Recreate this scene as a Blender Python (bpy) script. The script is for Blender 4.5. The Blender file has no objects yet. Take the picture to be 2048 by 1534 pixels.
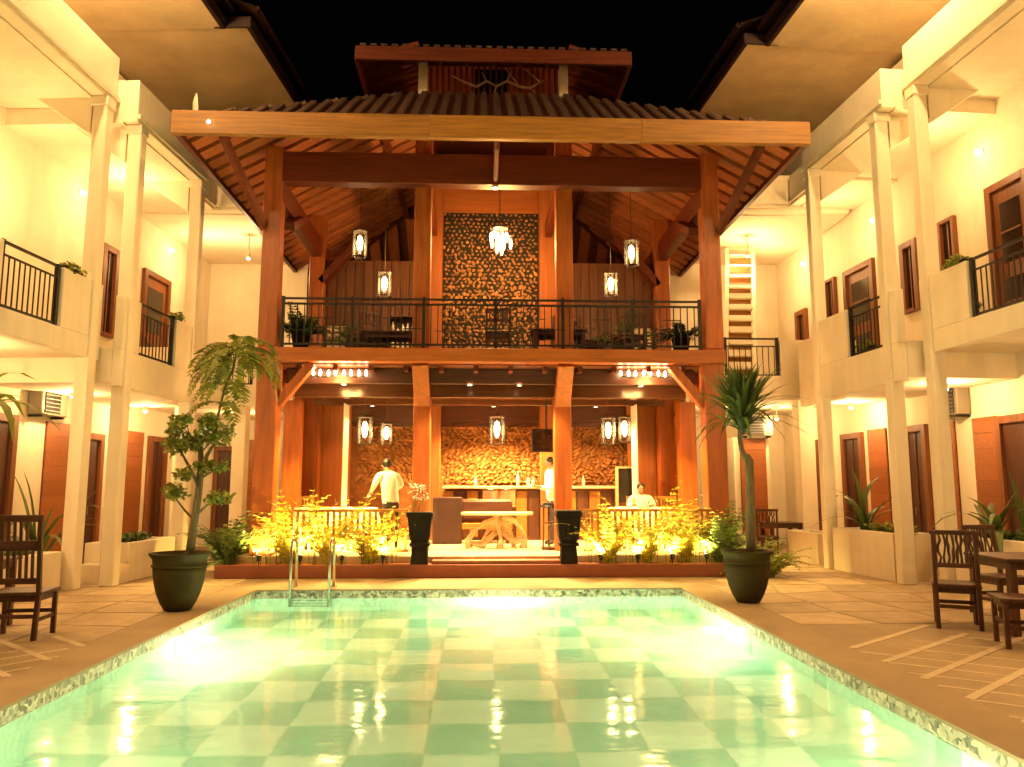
import bpy, bmesh, math, random
import numpy as np
from mathutils import Vector, Matrix, Euler

S = bpy.context.scene
COL = S.collection
R = math.radians
rnd = random.Random(7)

# ------------------------------------------------------------------ camera, sky, exposure
cam_d = bpy.data.cameras.new('camera')
cam_d.sensor_width = 36.0
cam_d.lens = 36.0 * 1570.0 / 2048.0
cam_d.clip_end = 500.0
cam_d.clip_start = 0.05
cam = bpy.data.objects.new('camera', cam_d)
COL.objects.link(cam)
cam.location = (0, 0, 1.55)
cam.rotation_euler = Euler((R(90 + 7.47), 0, R(-2.33)), 'XYZ')
S.camera = cam

world = bpy.data.worlds.new('World')
S.world = world
world.use_nodes = True
bg = world.node_tree.nodes['Background']
bg.inputs['Color'].default_value = (0.35, 0.40, 0.55, 1)      # night sky, all but black
bg.inputs['Strength'].default_value = 0.0006

S.view_settings.view_transform = 'Standard'
S.view_settings.look = 'None'
S.view_settings.exposure = EXPOSURE = 0.83
S.view_settings.gamma = 1.0
S.view_settings.use_curve_mapping = False
S.render.engine = 'CYCLES'
cy = S.cycles
cy.use_denoising = True
cy.max_bounces = 7
cy.diffuse_bounces = 4
cy.glossy_bounces = 3
cy.transmission_bounces = 6
cy.transparent_max_bounces = 6
cy.caustics_reflective = False
cy.caustics_refractive = True
cy.sample_clamp_indirect = 6.0
cy.use_light_tree = True

WARM = (1.0, 0.625, 0.26)        # downlights of the wings
LAMP = (1.0, 0.53, 0.165)        # filament lanterns of the pavilion
GARD = (1.0, 0.72, 0.16)         # added garden spots and dining table lamps, yellow
POOL = (1.0, 0.93, 0.55)         # underwater lamps

# ------------------------------------------------------------------ materials
MAT = {}
def mat(name, col, rough=0.6, var=0.15, scale=6.0, bump=0.15, metal=0.0, stretch=(1, 1, 1), spec=0.4, col2=None, emit=None, estr=0.0, fine=None, trans=0.0, bdist=0.01, streak=0.0):
    m = bpy.data.materials.new(name); m.use_nodes = True
    nt = m.node_tree; n = nt.nodes; L = nt.links
    b = n['Principled BSDF']
    b.inputs['Roughness'].default_value = rough
    b.inputs['Metallic'].default_value = metal
    b.inputs['Specular IOR Level'].default_value = spec
    if trans: b.inputs['Transmission Weight'].default_value = trans
    tc = n.new('ShaderNodeTexCoord'); mp = n.new('ShaderNodeMapping')
    mp.inputs['Scale'].default_value = stretch
    oi = n.new('ShaderNodeObjectInfo')
    ad = n.new('ShaderNodeVectorMath'); ad.operation = 'ADD'
    ml = n.new('ShaderNodeVectorMath'); ml.operation = 'SCALE'; ml.inputs['Scale'].default_value = 13.7
    cb = n.new('ShaderNodeCombineXYZ')
    for k in range(3): L.new(oi.outputs['Random'], cb.inputs[k])
    L.new(cb.outputs[0], ml.inputs[0])
    L.new(tc.outputs['Object'], ad.inputs[0]); L.new(ml.outputs[0], ad.inputs[1])
    L.new(ad.outputs[0], mp.inputs['Vector'])
    nz = n.new('ShaderNodeTexNoise'); nz.inputs['Scale'].default_value = scale
    nz.inputs['Detail'].default_value = 6.0; nz.inputs['Roughness'].default_value = 0.65
    L.new(mp.outputs[0], nz.inputs['Vector'])
    rp = n.new('ShaderNodeValToRGB')
    c2 = col2 if col2 else tuple(min(1, c * (1 + var)) for c in col)
    c1 = tuple(c * (1 - var) for c in col)
    rp.color_ramp.elements[0].position = 0.3; rp.color_ramp.elements[0].color = (*c1, 1)
    rp.color_ramp.elements[1].position = 0.72; rp.color_ramp.elements[1].color = (*c2, 1)
    L.new(nz.outputs['Fac'], rp.inputs[0])
    # each object a touch lighter or darker than its neighbour
    hv = n.new('ShaderNodeHueSaturation')
    mr = n.new('ShaderNodeMapRange'); mr.inputs['To Min'].default_value = 1 - var * 0.6; mr.inputs['To Max'].default_value = 1 + var * 0.4
    L.new(oi.outputs['Random'], mr.inputs[0]); L.new(mr.outputs[0], hv.inputs['Value'])
    L.new(rp.outputs[0], hv.inputs['Color'])
    if streak:                      # rain streaks and grime that run down the render
        m2 = n.new('ShaderNodeMapping'); m2.inputs['Scale'].default_value = (2.6, 2.6, 0.22); L.new(ad.outputs[0], m2.inputs['Vector'])
        s2 = n.new('ShaderNodeTexNoise'); s2.inputs['Scale'].default_value = 2.2; s2.inputs['Detail'].default_value = 7; L.new(m2.outputs[0], s2.inputs['Vector'])
        r2 = n.new('ShaderNodeMapRange'); r2.inputs['From Min'].default_value = .42; r2.inputs['From Max'].default_value = .66
        r2.inputs['To Min'].default_value = 1.0; r2.inputs['To Max'].default_value = 1 - streak; L.new(s2.outputs['Fac'], r2.inputs[0])
        mm = n.new('ShaderNodeMix'); mm.data_type = 'RGBA'; mm.blend_type = 'MULTIPLY'; mm.inputs['Factor'].default_value = 1
        L.new(hv.outputs[0], mm.inputs['A']); L.new(r2.outputs[0], mm.inputs['B']); L.new(mm.outputs['Result'], b.inputs['Base Color'])
    else:
        L.new(hv.outputs[0], b.inputs['Base Color'])
    if bump:
        bp = n.new('ShaderNodeBump'); bp.inputs['Strength'].default_value = bump; bp.inputs['Distance'].default_value = bdist
        src = nz.outputs['Fac']
        if fine:
            n2 = n.new('ShaderNodeTexNoise'); n2.inputs['Scale'].default_value = fine; n2.inputs['Detail'].default_value = 3
            L.new(mp.outputs[0], n2.inputs['Vector']); src = n2.outputs['Fac']
        L.new(src, bp.inputs['Height']); L.new(bp.outputs[0], b.inputs['Normal'])
        rr = n.new('ShaderNodeMapRange'); rr.inputs['To Min'].default_value = max(0.03, rough - 0.1); rr.inputs['To Max'].default_value = min(1, rough + 0.12)
        L.new(nz.outputs['Fac'], rr.inputs[0]); L.new(rr.outputs[0], b.inputs['Roughness'])
    if emit:
        b.inputs['Emission Color'].default_value = (*emit, 1); b.inputs['Emission Strength'].default_value = estr
    MAT[name] = m
    return m

def leafmat(name, c1, c2):
    m = bpy.data.materials.new(name); m.use_nodes = True
    nt = m.node_tree; n = nt.nodes; L = nt.links; b = n['Principled BSDF']
    b.inputs['Roughness'].default_value = 0.5
    g = n.new('ShaderNodeNewGeometry'); rp = n.new('ShaderNodeValToRGB')
    rp.color_ramp.elements[0].color = (*c1, 1); rp.color_ramp.elements[1].color = (*c2, 1)
    L.new(g.outputs['Random Per Island'], rp.inputs[0]); L.new(rp.outputs[0], b.inputs['Base Color'])
    tr = n.new('ShaderNodeBsdfTranslucent'); mx = n.new('ShaderNodeMixShader'); mx.inputs[0].default_value = 0.3
    L.new(rp.outputs[0], tr.inputs[0]); L.new(b.outputs[0], mx.inputs[1]); L.new(tr.outputs[0], mx.inputs[2])
    L.new(mx.outputs[0], n['Material Output'].inputs['Surface'])
    MAT[name] = m

def glow(name, col, strength):
    m = bpy.data.materials.new(name); m.use_nodes = True
    nt = m.node_tree; n = nt.nodes; n.clear()
    e = n.new('ShaderNodeEmission'); e.inputs[0].default_value = (*col, 1); e.inputs[1].default_value = strength
    o = n.new('ShaderNodeOutputMaterial'); nt.links.new(e.outputs[0], o.inputs[0])
    MAT[name] = m

def glassmat(name, col, rough=0.05, alpha=0.75):
    m = bpy.data.materials.new(name); m.use_nodes = True
    nt = m.node_tree; n = nt.nodes; L = nt.links; n.clear()
    t = n.new('ShaderNodeBsdfTransparent'); t.inputs[0].default_value = (*col, 1)
    g = n.new('ShaderNodeBsdfGlossy'); g.inputs['Roughness'].default_value = rough
    f = n.new('ShaderNodeFresnel'); f.inputs[0].default_value = 1.5
    mx = n.new('ShaderNodeMixShader'); o = n.new('ShaderNodeOutputMaterial')
    L.new(f.outputs[0], mx.inputs[0]); L.new(t.outputs[0], mx.inputs[1]); L.new(g.outputs[0], mx.inputs[2]); L.new(mx.outputs[0], o.inputs[0])
    MAT[name] = m

mat('plaster', (0.80, 0.70, 0.53), 0.8, 0.07, 1.3, 0.12, fine=60, bdist=0.004, streak=0.05)
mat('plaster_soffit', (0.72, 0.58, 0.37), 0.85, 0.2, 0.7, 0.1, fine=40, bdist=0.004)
for ax, st in (('x', (0.25, 5, 5)), ('y', (5, 0.25, 5)), ('z', (5, 5, 0.25))):
    mat('rafter_' + ax, (0.44, 0.14, 0.048), 0.5, 0.35, 4.0, 0.28, stretch=st)  # same timber made lighter: the light on the rafters is in the colour
    mat('timber_' + ax, (0.115, 0.019, 0.003), 0.5, 0.42, 4.0, 0.28, stretch=st, spec=0.4)
    mat('teak_' + ax, (0.34, 0.145, 0.022), 0.5, 0.42, 4.5, 0.28, stretch=st)
    mat('dark_wood_' + ax, (0.075, 0.025, 0.012), 0.42, 0.4, 5.0, 0.2, stretch=st)
    mat('door_wood_' + ax, (0.20, 0.065, 0.018), 0.45, 0.4, 4.5, 0.25, stretch=st)
    mat('orange_wood_' + ax, (0.30, 0.092, 0.022), 0.45, 0.22, 4.0, 0.15, stretch=st)
mat('terracotta_paint', (0.36, 0.088, 0.014), 0.38, 0.34, 3.2, 0.2, stretch=(4, 4, 0.35), spec=0.5)
mat('beam_paint', (0.33, 0.088, 0.014), 0.38, 0.34, 3.2, 0.2, stretch=(0.35, 4, 4), spec=0.5)
mat('plinth', (0.24, 0.07, 0.03), 0.55, 0.2, 2.0, 0.1)
mat('ceiling_board', (0.16, 0.05, 0.022), 0.45, 0.3, 4, 0.15, stretch=(0.3, 5, 5))
mat('ceiling_gloss', (0.12, 0.045, 0.02), 0.18, 0.3, 3, 0.06, stretch=(0.3, 4, 4), spec=0.6)
mat('roofing', (0.06, 0.028, 0.016), 0.7, 0.4, 5, 0.3)
mat('iron', (0.018, 0.015, 0.013), 0.45, 0.3, 8, 0.1, metal=0.3)
mat('steel', (0.6, 0.58, 0.52), 0.18, 0.08, 9, 0.02, metal=1.0)
mat('maroon_fascia', (0.020, 0.006, 0.006), 0.5, 0.3, 3, 0.1)
mat('concrete', (0.33, 0.235, 0.135), 0.75, 0.25, 1.1, 0.25, fine=18, col2=(0.40, 0.29, 0.17))
mat('flagstone', (0.44, 0.315, 0.18), 0.65, 0.22, 2.6, 0.3, col2=(0.53, 0.385, 0.225), streak=0.1)
mat('apron', (0.33, 0.235, 0.13), 0.7, 0.16, 2.0, 0.2, fine=70, bdist=0.004)
mat('inlay', (0.58, 0.46, 0.30), 0.7, 0.14, 6, 0.2)
mat('tile_floor', (0.62, 0.48, 0.32), 0.3, 0.1, 2.5, 0.05)
mat('tile_light', (0.60, 0.84, 0.66), 0.35, 0.07, 2.0, 0.03)
mat('tile_dark', (0.33, 0.63, 0.47), 0.35, 0.1, 2.0, 0.03)
mat('tile_wall', (0.48, 0.78, 0.62), 0.35, 0.08, 2.0, 0.03)
mat('grout', (0.52, 0.76, 0.6), 0.8, 0.1, 3, 0.0)
mat('pot_green', (0.036, 0.026, 0.005), 0.72, 0.35, 3.5, 0.2, spec=0.15)
mat('pot_dark', (0.012, 0.009, 0.004), 0.75, 0.3, 5, 0.2, spec=0.15)
mat('soil', (0.05, 0.03, 0.018), 0.9, 0.4, 30, 0.5)
mat('bark', (0.17, 0.12, 0.055), 0.85, 0.4, 7, 0.7, stretch=(4, 4, 0.8))
mat('bark_pale', (0.42, 0.30, 0.17), 0.8, 0.35, 9, 0.5)
mat('driftwood', (0.60, 0.43, 0.25), 0.7, 0.28, 6, 0.5, stretch=(2, 2, 2))
mat('cloth_white', (0.80, 0.76, 0.66), 0.9, 0.05, 8, 0.15)
mat('shirt', (0.80, 0.77, 0.70), 0.9, 0.06, 10, 0.2)
mat('trousers', (0.03, 0.028, 0.03), 0.9, 0.2, 10, 0.2)
mat('skin', (0.36, 0.17, 0.09), 0.55, 0.1, 6, 0.05)
mat('hair', (0.012, 0.009, 0.008), 0.5, 0.3, 30, 0.4)
mat('black_plastic', (0.010, 0.009, 0.009), 0.3, 0.3, 5, 0.03)
mat('ac_white', (0.20, 0.165, 0.12), 0.5, 0.08, 3, 0.05)
mat('glass_dark', (0.025, 0.012, 0.007), 0.12, 0.3, 2, 0.02, spec=0.6)
mat('pebble', (0.27, 0.125, 0.035), 0.5, 0.7, 5, 0.3)
mat('pebble_bed', (0.022, 0.014, 0.008), 0.85, 0.3, 20, 0.3)
mat('relief_stone', (0.50, 0.24, 0.075), 0.6, 0.5, 7, 0.6)
mat('relief_back', (0.24, 0.095, 0.03), 0.9, 0.4, 9, 0.5)
mat('relief_bed', (0.07, 0.022, 0.010), 0.9, 0.3, 20, 0.3)
mat('cushion', (0.50, 0.33, 0.17), 0.9, 0.1, 8, 0.2)
mat('bottle_glass', (0.45, 0.5, 0.5), 0.08, 0.1, 3, 0.0, spec=0.7)
mat('lamp_metal', (0.12, 0.08, 0.05), 0.35, 0.2, 6, 0.05, metal=0.8)
mat('fitting', (0.75, 0.72, 0.65), 0.4, 0.05, 6, 0.0)
mat('flower', (0.85, 0.80, 0.70), 0.8, 0.05, 6, 0.0)
mat('screen_lit', (0.62, 0.48, 0.30), 0.6, 0.2, 5, 0.1)
leafmat('leaf_mid', (0.040, 0.078, 0.014), (0.14, 0.19, 0.035))
leafmat('leaf_dark', (0.014, 0.034, 0.010), (0.05, 0.085, 0.02))
leafmat('leaf_bright', (0.11, 0.14, 0.016), (0.32, 0.32, 0.04))
leafmat('leaf_yellow_lit', (0.36, 0.30, 0.018), (0.64, 0.50, 0.05))  # fern leaves, with the yellow light on them put into the colour
mat('back_board', (0.13, 0.048, 0.02), 0.42, 0.4, 5.0, 0.2, stretch=(5, 5, 0.25))
mat('settle_block', (0.035, 0.011, 0.005), 0.5, 0.3, 3, 0.2)
glow('bulb', (1.0, 0.78, 0.42), 26.0)
glow('bulb_soft', (1.0, 0.66, 0.28), 5.0)
glow('downlight_lens', (1.0, 0.93, 0.78), 9.0)
glow('pool_lens', (1.0, 0.97, 0.72), 9.0)
glassmat('glass', (0.97, 0.92, 0.82), 0.03)
glassmat('seeded_glass', (1.0, 0.90, 0.72), 0.22)

def mosaic():
    m = bpy.data.materials.new('pebble_mosaic'); m.use_nodes = True
    nt = m.node_tree; n = nt.nodes; L = nt.links; b = n['Principled BSDF']
    tc = n.new('ShaderNodeTexCoord'); v = n.new('ShaderNodeTexVoronoi'); v.inputs['Scale'].default_value = 24
    L.new(tc.outputs['Object'], v.inputs['Vector'])
    rp = n.new('ShaderNodeValToRGB')
    for e, (p, c) in zip(rp.color_ramp.elements, ((0.0, (0.12, 0.12, 0.08, 1)), (1.0, (0.72, 0.68, 0.52, 1)))): e.position = p; e.color = c
    sp = n.new('ShaderNodeSeparateColor'); L.new(v.outputs['Color'], sp.inputs[0]); L.new(sp.outputs[0], rp.inputs[0])
    L.new(rp.outputs[0], b.inputs['Base Color']); b.inputs['Roughness'].default_value = 0.4
    v2 = n.new('ShaderNodeTexVoronoi'); v2.feature = 'DISTANCE_TO_EDGE'; v2.inputs['Scale'].default_value = 24
    L.new(tc.outputs['Object'], v2.inputs['Vector'])
    bp = n.new('ShaderNodeBump'); bp.inputs['Strength'].default_value = 0.6; bp.inputs['Distance'].default_value = 0.01
    L.new(v2.outputs['Distance'], bp.inputs['Height']); L.new(bp.outputs[0], b.inputs['Normal'])
    MAT['mosaic'] = m
mosaic()

def watermat():
    m = bpy.data.materials.new('water'); m.use_nodes = True
    nt = m.node_tree; n = nt.nodes; L = nt.links; n.clear()
    o = n.new('ShaderNodeOutputMaterial'); g = n.new('ShaderNodeBsdfGlass')
    g.inputs['IOR'].default_value = 1.333; g.inputs['Roughness'].default_value = 0.09
    g.inputs['Color'].default_value = (0.96, 1.0, 0.97, 1)
    tc = n.new('ShaderNodeTexCoord'); mp = n.new('ShaderNodeMapping'); mp.inputs['Scale'].default_value = (0.9, 1.5, 1)
    a = n.new('ShaderNodeTexNoise'); a.inputs['Scale'].default_value = 2.2; a.inputs['Detail'].default_value = 2.5
    L.new(tc.outputs['Object'], mp.inputs[0]); L.new(mp.outputs[0], a.inputs['Vector'])
    bp = n.new('ShaderNodeBump'); bp.inputs['Strength'].default_value = 0.14; bp.inputs['Distance'].default_value = 0.05
    L.new(a.outputs['Fac'], bp.inputs['Height']); L.new(bp.outputs[0], g.inputs['Normal']); L.new(g.outputs[0], o.inputs[0])
    MAT['water'] = m
watermat()

# ------------------------------------------------------------------ mesh helpers
WL = {}                                   # world location of every object built
class MB:
    def __init__(s, f=None): s.v = []; s.f = []; s.f_ = f; s.mi = []
    def add(s, vs, fs, k=0):
        n = len(s.v)
        s.v += [tuple(s.f_(*p)) if s.f_ else tuple(p) for p in vs]
        s.f += [tuple(i + n for i in q) for q in fs]; s.mi += [k] * len(fs)
        return s
    def box(s, x0, x1, y0, y1, z0, z1, k=0):
        return s.add([(x0, y0, z0), (x1, y0, z0), (x1, y1, z0), (x0, y1, z0), (x0, y0, z1), (x1, y0, z1), (x1, y1, z1), (x0, y1, z1)],
                     [(0, 3, 2, 1), (4, 5, 6, 7), (0, 1, 5, 4), (1, 2, 6, 5), (2, 3, 7, 6), (3, 0, 4, 7)], k)
    def bar(s, p, q, w, h, up=(0, 0, 1), k=0):
        p = Vector(p); q = Vector(q); d = (q - p).normalized(); u = Vector(up)
        if abs(d.dot(u)) > 0.98: u = Vector((1, 0, 0))
        a = d.cross(u).normalized() * (w / 2); b = a.cross(d).normalized() * (h / 2)
        vs = [c + i * a + j * b for c in (p, q) for i, j in ((-1, -1), (1, -1), (1, 1), (-1, 1))]
        return s.add(vs, [(3, 2, 1, 0), (4, 5, 6, 7), (0, 1, 5, 4), (1, 2, 6, 5), (2, 3, 7, 6), (3, 0, 4, 7)], k)
    def tube(s, pts, rad, n=8, cap=True, k=0):
        pts = [Vector(p) for p in pts]
        if not hasattr(rad, '__len__'): rad = [rad] * len(pts)
        vs = []; fs = []; a = None
        for i, p in enumerate(pts):
            d = (pts[min(i + 1, len(pts) - 1)] - pts[max(i - 1, 0)]).normalized()
            if a is None: a = d.orthogonal().normalized()
            a = (a - d * a.dot(d)).normalized(); b = d.cross(a)
            for j in range(n):
                t = 2 * math.pi * j / n
                vs.append(p + (a * math.cos(t) + b * math.sin(t)) * rad[i])
        for i in range(len(pts) - 1):
            for j in range(n):
                fs.append((i * n + j, i * n + (j + 1) % n, (i + 1) * n + (j + 1) % n, (i + 1) * n + j))
        if cap:
            fs.append(tuple(range(n - 1, -1, -1))); fs.append(tuple((len(pts) - 1) * n + j for j in range(n)))
        return s.add(vs, fs, k)
    def lathe(s, prof, n=24, c=(0, 0, 0), cap=True, k=0):
        vs = []; fs = []
        for r, z in prof:
            for j in range(n):
                t = 2 * math.pi * j / n
                vs.append((c[0] + r * math.cos(t), c[1] + r * math.sin(t), c[2] + z))
        for i in range(len(prof) - 1):
            for j in range(n):
                fs.append((i * n + j, i * n + (j + 1) % n, (i + 1) * n + (j + 1) % n, (i + 1) * n + j))
        if cap:
            fs.append(tuple(range(n - 1, -1, -1))); fs.append(tuple((len(prof) - 1) * n + j for j in range(n)))
        return s.add(vs, fs, k)
    def prism(s, poly, z0, z1, k=0):
        n = len(poly)
        vs = [(x, y, z0) for x, y in poly] + [(x, y, z1) for x, y in poly]
        fs = [tuple(range(n - 1, -1, -1)), tuple(range(n, 2 * n))] + [(i, (i + 1) % n, n + (i + 1) % n, n + i) for i in range(n)]
        return s.add(vs, fs, k)
    def build(s, name, m, parent=None, bevel=0.0, smooth=False, keep=False):
        vs = np.array(s.v, float)
        b = np.array([(vs[:, 0].min() + vs[:, 0].max()) / 2, (vs[:, 1].min() + vs[:, 1].max()) / 2, vs[:, 2].min()])
        if keep: b = np.zeros(3)
        me = bpy.data.meshes.new(name)
        me.from_pydata((vs - b).tolist(), [], s.f)
        bm = bmesh.new(); bm.from_mesh(me); bmesh.ops.recalc_face_normals(bm, faces=bm.faces); bm.to_mesh(me); bm.free()
        for q in (m if isinstance(m, (list, tuple)) else [m]): me.materials.append(MAT[q])
        if any(s.mi): me.polygons.foreach_set('material_index', s.mi)
        if smooth: me.polygons.foreach_set('use_smooth', [True] * len(me.polygons))
        o = bpy.data.objects.new(name, me); COL.objects.link(o)
        place(o, b, parent)
        if bevel:
            bv = o.modifiers.new('bevel', 'BEVEL'); bv.width = bevel; bv.segments = 1; bv.limit_method = 'ANGLE'
        return o

def place(o, b, parent):
    b = Vector(b)
    if parent is not None:
        o.parent = parent; o.location = b - WL[parent.name]
    else:
        o.location = b
    WL[o.name] = b

def inst(mesh_from, name, loc, parent, rot=(0, 0, 0), scale=(1, 1, 1)):
    o = bpy.data.objects.new(name, mesh_from if isinstance(mesh_from, bpy.types.Mesh) else mesh_from.data)
    COL.objects.link(o); place(o, loc, parent); o.rotation_euler = rot; o.scale = scale
    return o

def tag(o, label=None, cat=None, group=None, kind=None):
    if label: o['label'] = label
    if cat: o['category'] = cat
    if group: o['group'] = group
    if kind: o['kind'] = kind
    return o

def thing(name, label, cat, loc=(0, 0, 0), group=None):
    o = bpy.data.objects.new(name, None); COL.objects.link(o); o.empty_display_size = 0.2
    o.location = loc; WL[o.name] = Vector(loc)
    return tag(o, label, cat, group)

def copy_tree(o, parent=None):
    c = o.copy(); COL.objects.link(c)
    if parent is not None: c.parent = parent
    for ch in list(o.children): copy_tree(ch, c)
    return c

def dup(root, loc, rz, label, group=None):
    c = copy_tree(root); c.location = loc; c.rotation_euler = (0, 0, rz); c['label'] = label
    if group: c['group'] = group
    WL[c.name] = Vector(loc)
    return c

def box(name, m, parent, x0, x1, y0, y1, z0, z1, f=None, bevel=0.0):
    return MB(f).box(x0, x1, y0, y1, z0, z1).build(name, m, parent, bevel)

def lamp(name, kind, loc, power, col, parent, size=0.05, spot=None, blend=0.6, aim=None):
    d = bpy.data.lights.new(name, kind); d.energy = power; d.color = col
    d.shadow_soft_size = size
    if kind == 'SPOT': d.spot_size = R(spot); d.spot_blend = blend
    o = bpy.data.objects.new(name, d); COL.objects.link(o); place(o, loc, parent)
    if aim is not None: o.rotation_euler = Vector(aim).to_track_quat('-Z', 'Y').to_euler()
    return o

# ================================================================== THE SETTING: ground, pool
PX0, PX1, PY0, PY1 = -3.38, 3.12, 1.2, 12.3
g = MB()
W = 160
xs = [-W, PX0, PX1, W]; ys = [-W, PY0, PY1, W]
vs = [(x, y, 0) for y in ys for x in xs]
fs = [(j * 4 + i, j * 4 + i + 1, j * 4 + i + 5, j * 4 + i + 4) for j in range(3) for i in range(3) if not (i == 1 and j == 1)]
ground = tag(g.add(vs, fs).build('ground', 'concrete', keep=True), kind='structure')

# smooth band of screed round the pool, laid over the paving
OV = .018                                    # nosing that overhangs the pool wall
for nm, a in (('apron', (PX1 - OV, PX1 + .47, PY0, PY1 + .5)), ('apron', (PX0 - .47, PX0 + OV, PY0, PY1 + .5)), ('apron', (PX0 + OV, PX1 - OV, PY1 - OV, PY1 + .5)), ('apron', (PX0 - .47, PX1 + .47, PY0 - .5, PY0 - .001))):
    box(nm, 'apron', ground, a[0], a[1], a[2], a[3], -.02, .006)

# pale inlay strips set diagonally in the terrace
def strip(p, q, w, h):
    MB().bar((p[0], p[1], h - .01), (q[0], q[1], h - .01), w, .02).build('inlay_strip', 'inlay', ground)
def clip(p, d, x0, x1, y0, y1):
    t0, t1 = 0, 9
    for c, lo, hi in ((0, x0, x1), (1, y0, y1)):
        if abs(d[c]) > 1e-6:
            a, b = (lo - p[c]) / d[c], (hi - p[c]) / d[c]
            if a > b: a, b = b, a
            t0, t1 = max(t0, a), min(t1, b)
    return (t0, t1) if t1 - t0 > .25 else None
for k in range(-2, 7):
    d = (.77, .64); p = (3.60, 4.05 + .61 * k)
    r = clip(p, d, 3.60, 6.2 - .1 * k, 3.0, 8.9 - .25 * (k % 3))
    if r and p[1] < 8: strip((p[0] + d[0] * r[0], p[1] + d[1] * r[0]), (p[0] + d[0] * r[1], p[1] + d[1] * r[1]), .075, .005)
for k in range(0, 14):
    d = (.80, -.60); p = (3.60, 4.6 + .42 * k)
    if k > 7: p = (3.60 + .26 * (k - 6), p[1] - .3)
    r = clip(p, d, 3.60, 6.4, 2.6, 8.3)
    if r: strip((p[0] + d[0] * r[0], p[1] + d[1] * r[0]), (p[0] + d[0] * r[1], p[1] + d[1] * r[1]), .042, .0025)
for k in range(0, 7):
    d = (-.72, .69); p = (-3.86, 5.0 + .62 * k)
    r = clip(p, d, -6.2, -3.86, 3.0, 9.2 - .3 * (k % 2))
    if r and p[1] < 8.2: strip((p[0] + d[0] * r[0], p[1] + d[1] * r[0]), (p[0] + d[0] * r[1], p[1] + d[1] * r[1]), .072, .005)
for k in range(0, 9):
    d = (-.62, -.78); p = (-3.86, 4.9 + .46 * k)
    r = clip(p, d, -6.2, -3.86, 2.6, 8.0)
    if r: strip((p[0] + d[0] * r[0], p[1] + d[1] * r[0]), (p[0] + d[0] * r[1], p[1] + d[1] * r[1]), .042, .0025)

# irregular flagstones with open joints
def flags(x0, x1, y0, y1, s, seed, keep):
    r = random.Random(seed); nx_, ny_ = int((x1 - x0) / s), int((y1 - y0) / s)
    P = {(i, j): (x0 + (x1 - x0) * i / nx_ + (r.uniform(-.2, .2) * s if 0 < i < nx_ else 0), y0 + (y1 - y0) * j / ny_ + (r.uniform(-.2, .2) * s if 0 < j < ny_ else 0)) for i in range(nx_ + 1) for j in range(ny_ + 1)}
    for i in range(nx_):
        for j in range(ny_):
            q = [P[i, j], P[i + 1, j], P[i + 1, j + 1], P[i, j + 1]]; c = (sum(a[0] for a in q) / 4, sum(a[1] for a in q) / 4)
            if not keep(*c): continue
            k = 1 - .022 / s * 2
            q = [(c[0] + (a[0] - c[0]) * k, c[1] + (a[1] - c[1]) * k) for a in q]
            MB().prism(q, -.01, .0035 + r.uniform(0, .0015)).build('flagstone', 'flagstone', ground)
flags(-7.6, PX0 - .50, 8.3, 13.7, .78, 3, lambda x, y: True)
flags(PX1 + .50, 8.0, 9.0, 16.9, .82, 4, lambda x, y: y < 13.6 or x > 4.9)
WZ, PD = -.12, -1.32
basin = MB()
basin.box(PX0 - .25, PX1 + .25, PY0 - .25, PY1 + .25, PD - .2, PD - .004)
basin = tag(basin.build('pool_basin', 'grout', keep=True), kind='structure')
def pwall(a):
    box('pool_wall', 'tile_wall', basin, *a, PD - .01, -.20)
    box('mosaic_band', 'mosaic', basin, *a, -.199, -.001)
pwall((PX0 - .2, PX0, PY0 - .2, PY1 + .2)); pwall((PX1, PX1 + .2, PY0 - .2, PY1 + .2))
pwall((PX0, PX1, PY1, PY1 + .2)); pwall((PX0, PX1, PY0 - .2, PY0))
# darker pilaster strips on the long walls below the water line
for y in (3.2, 5.2, 7.2, 9.2, 11.2):
    for x, s in ((PX0, 1), (PX1, -1)):
        box('wall_stripe', 'tile_dark', basin, min(x, x + s * .006), max(x, x + s * .006), y, y + .28, PD, -.20)
nx, ny = 11, 17
tw, tl = (PX1 - PX0) / nx, (PY1 - PY0) / ny
tl_mesh = {}
for mname in ('tile_light', 'tile_dark'):
    me = MB().box(-tw / 2 + .0015, tw / 2 - .0015, -tl / 2 + .0015, tl / 2 - .0015, -.006, 0).build('floor_tile', mname, basin)
    tl_mesh[mname] = me.data; bpy.data.objects.remove(me)
for i in range(nx):
    for j in range(ny):
        inst(tl_mesh['tile_dark' if (i + j) % 2 else 'tile_light'], 'floor_tile', (PX0 + tw * (i + .5), PY0 + tl * (j + .5), PD), basin)
wb = MB(); n = 40
wb.add([(PX0, PY0, WZ), (PX1, PY0, WZ), (PX1, PY1, WZ), (PX0, PY1, WZ)], [(0, 1, 2, 3)])
water = tag(wb.build('pool_water', 'water', keep=True), kind='structure')

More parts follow.
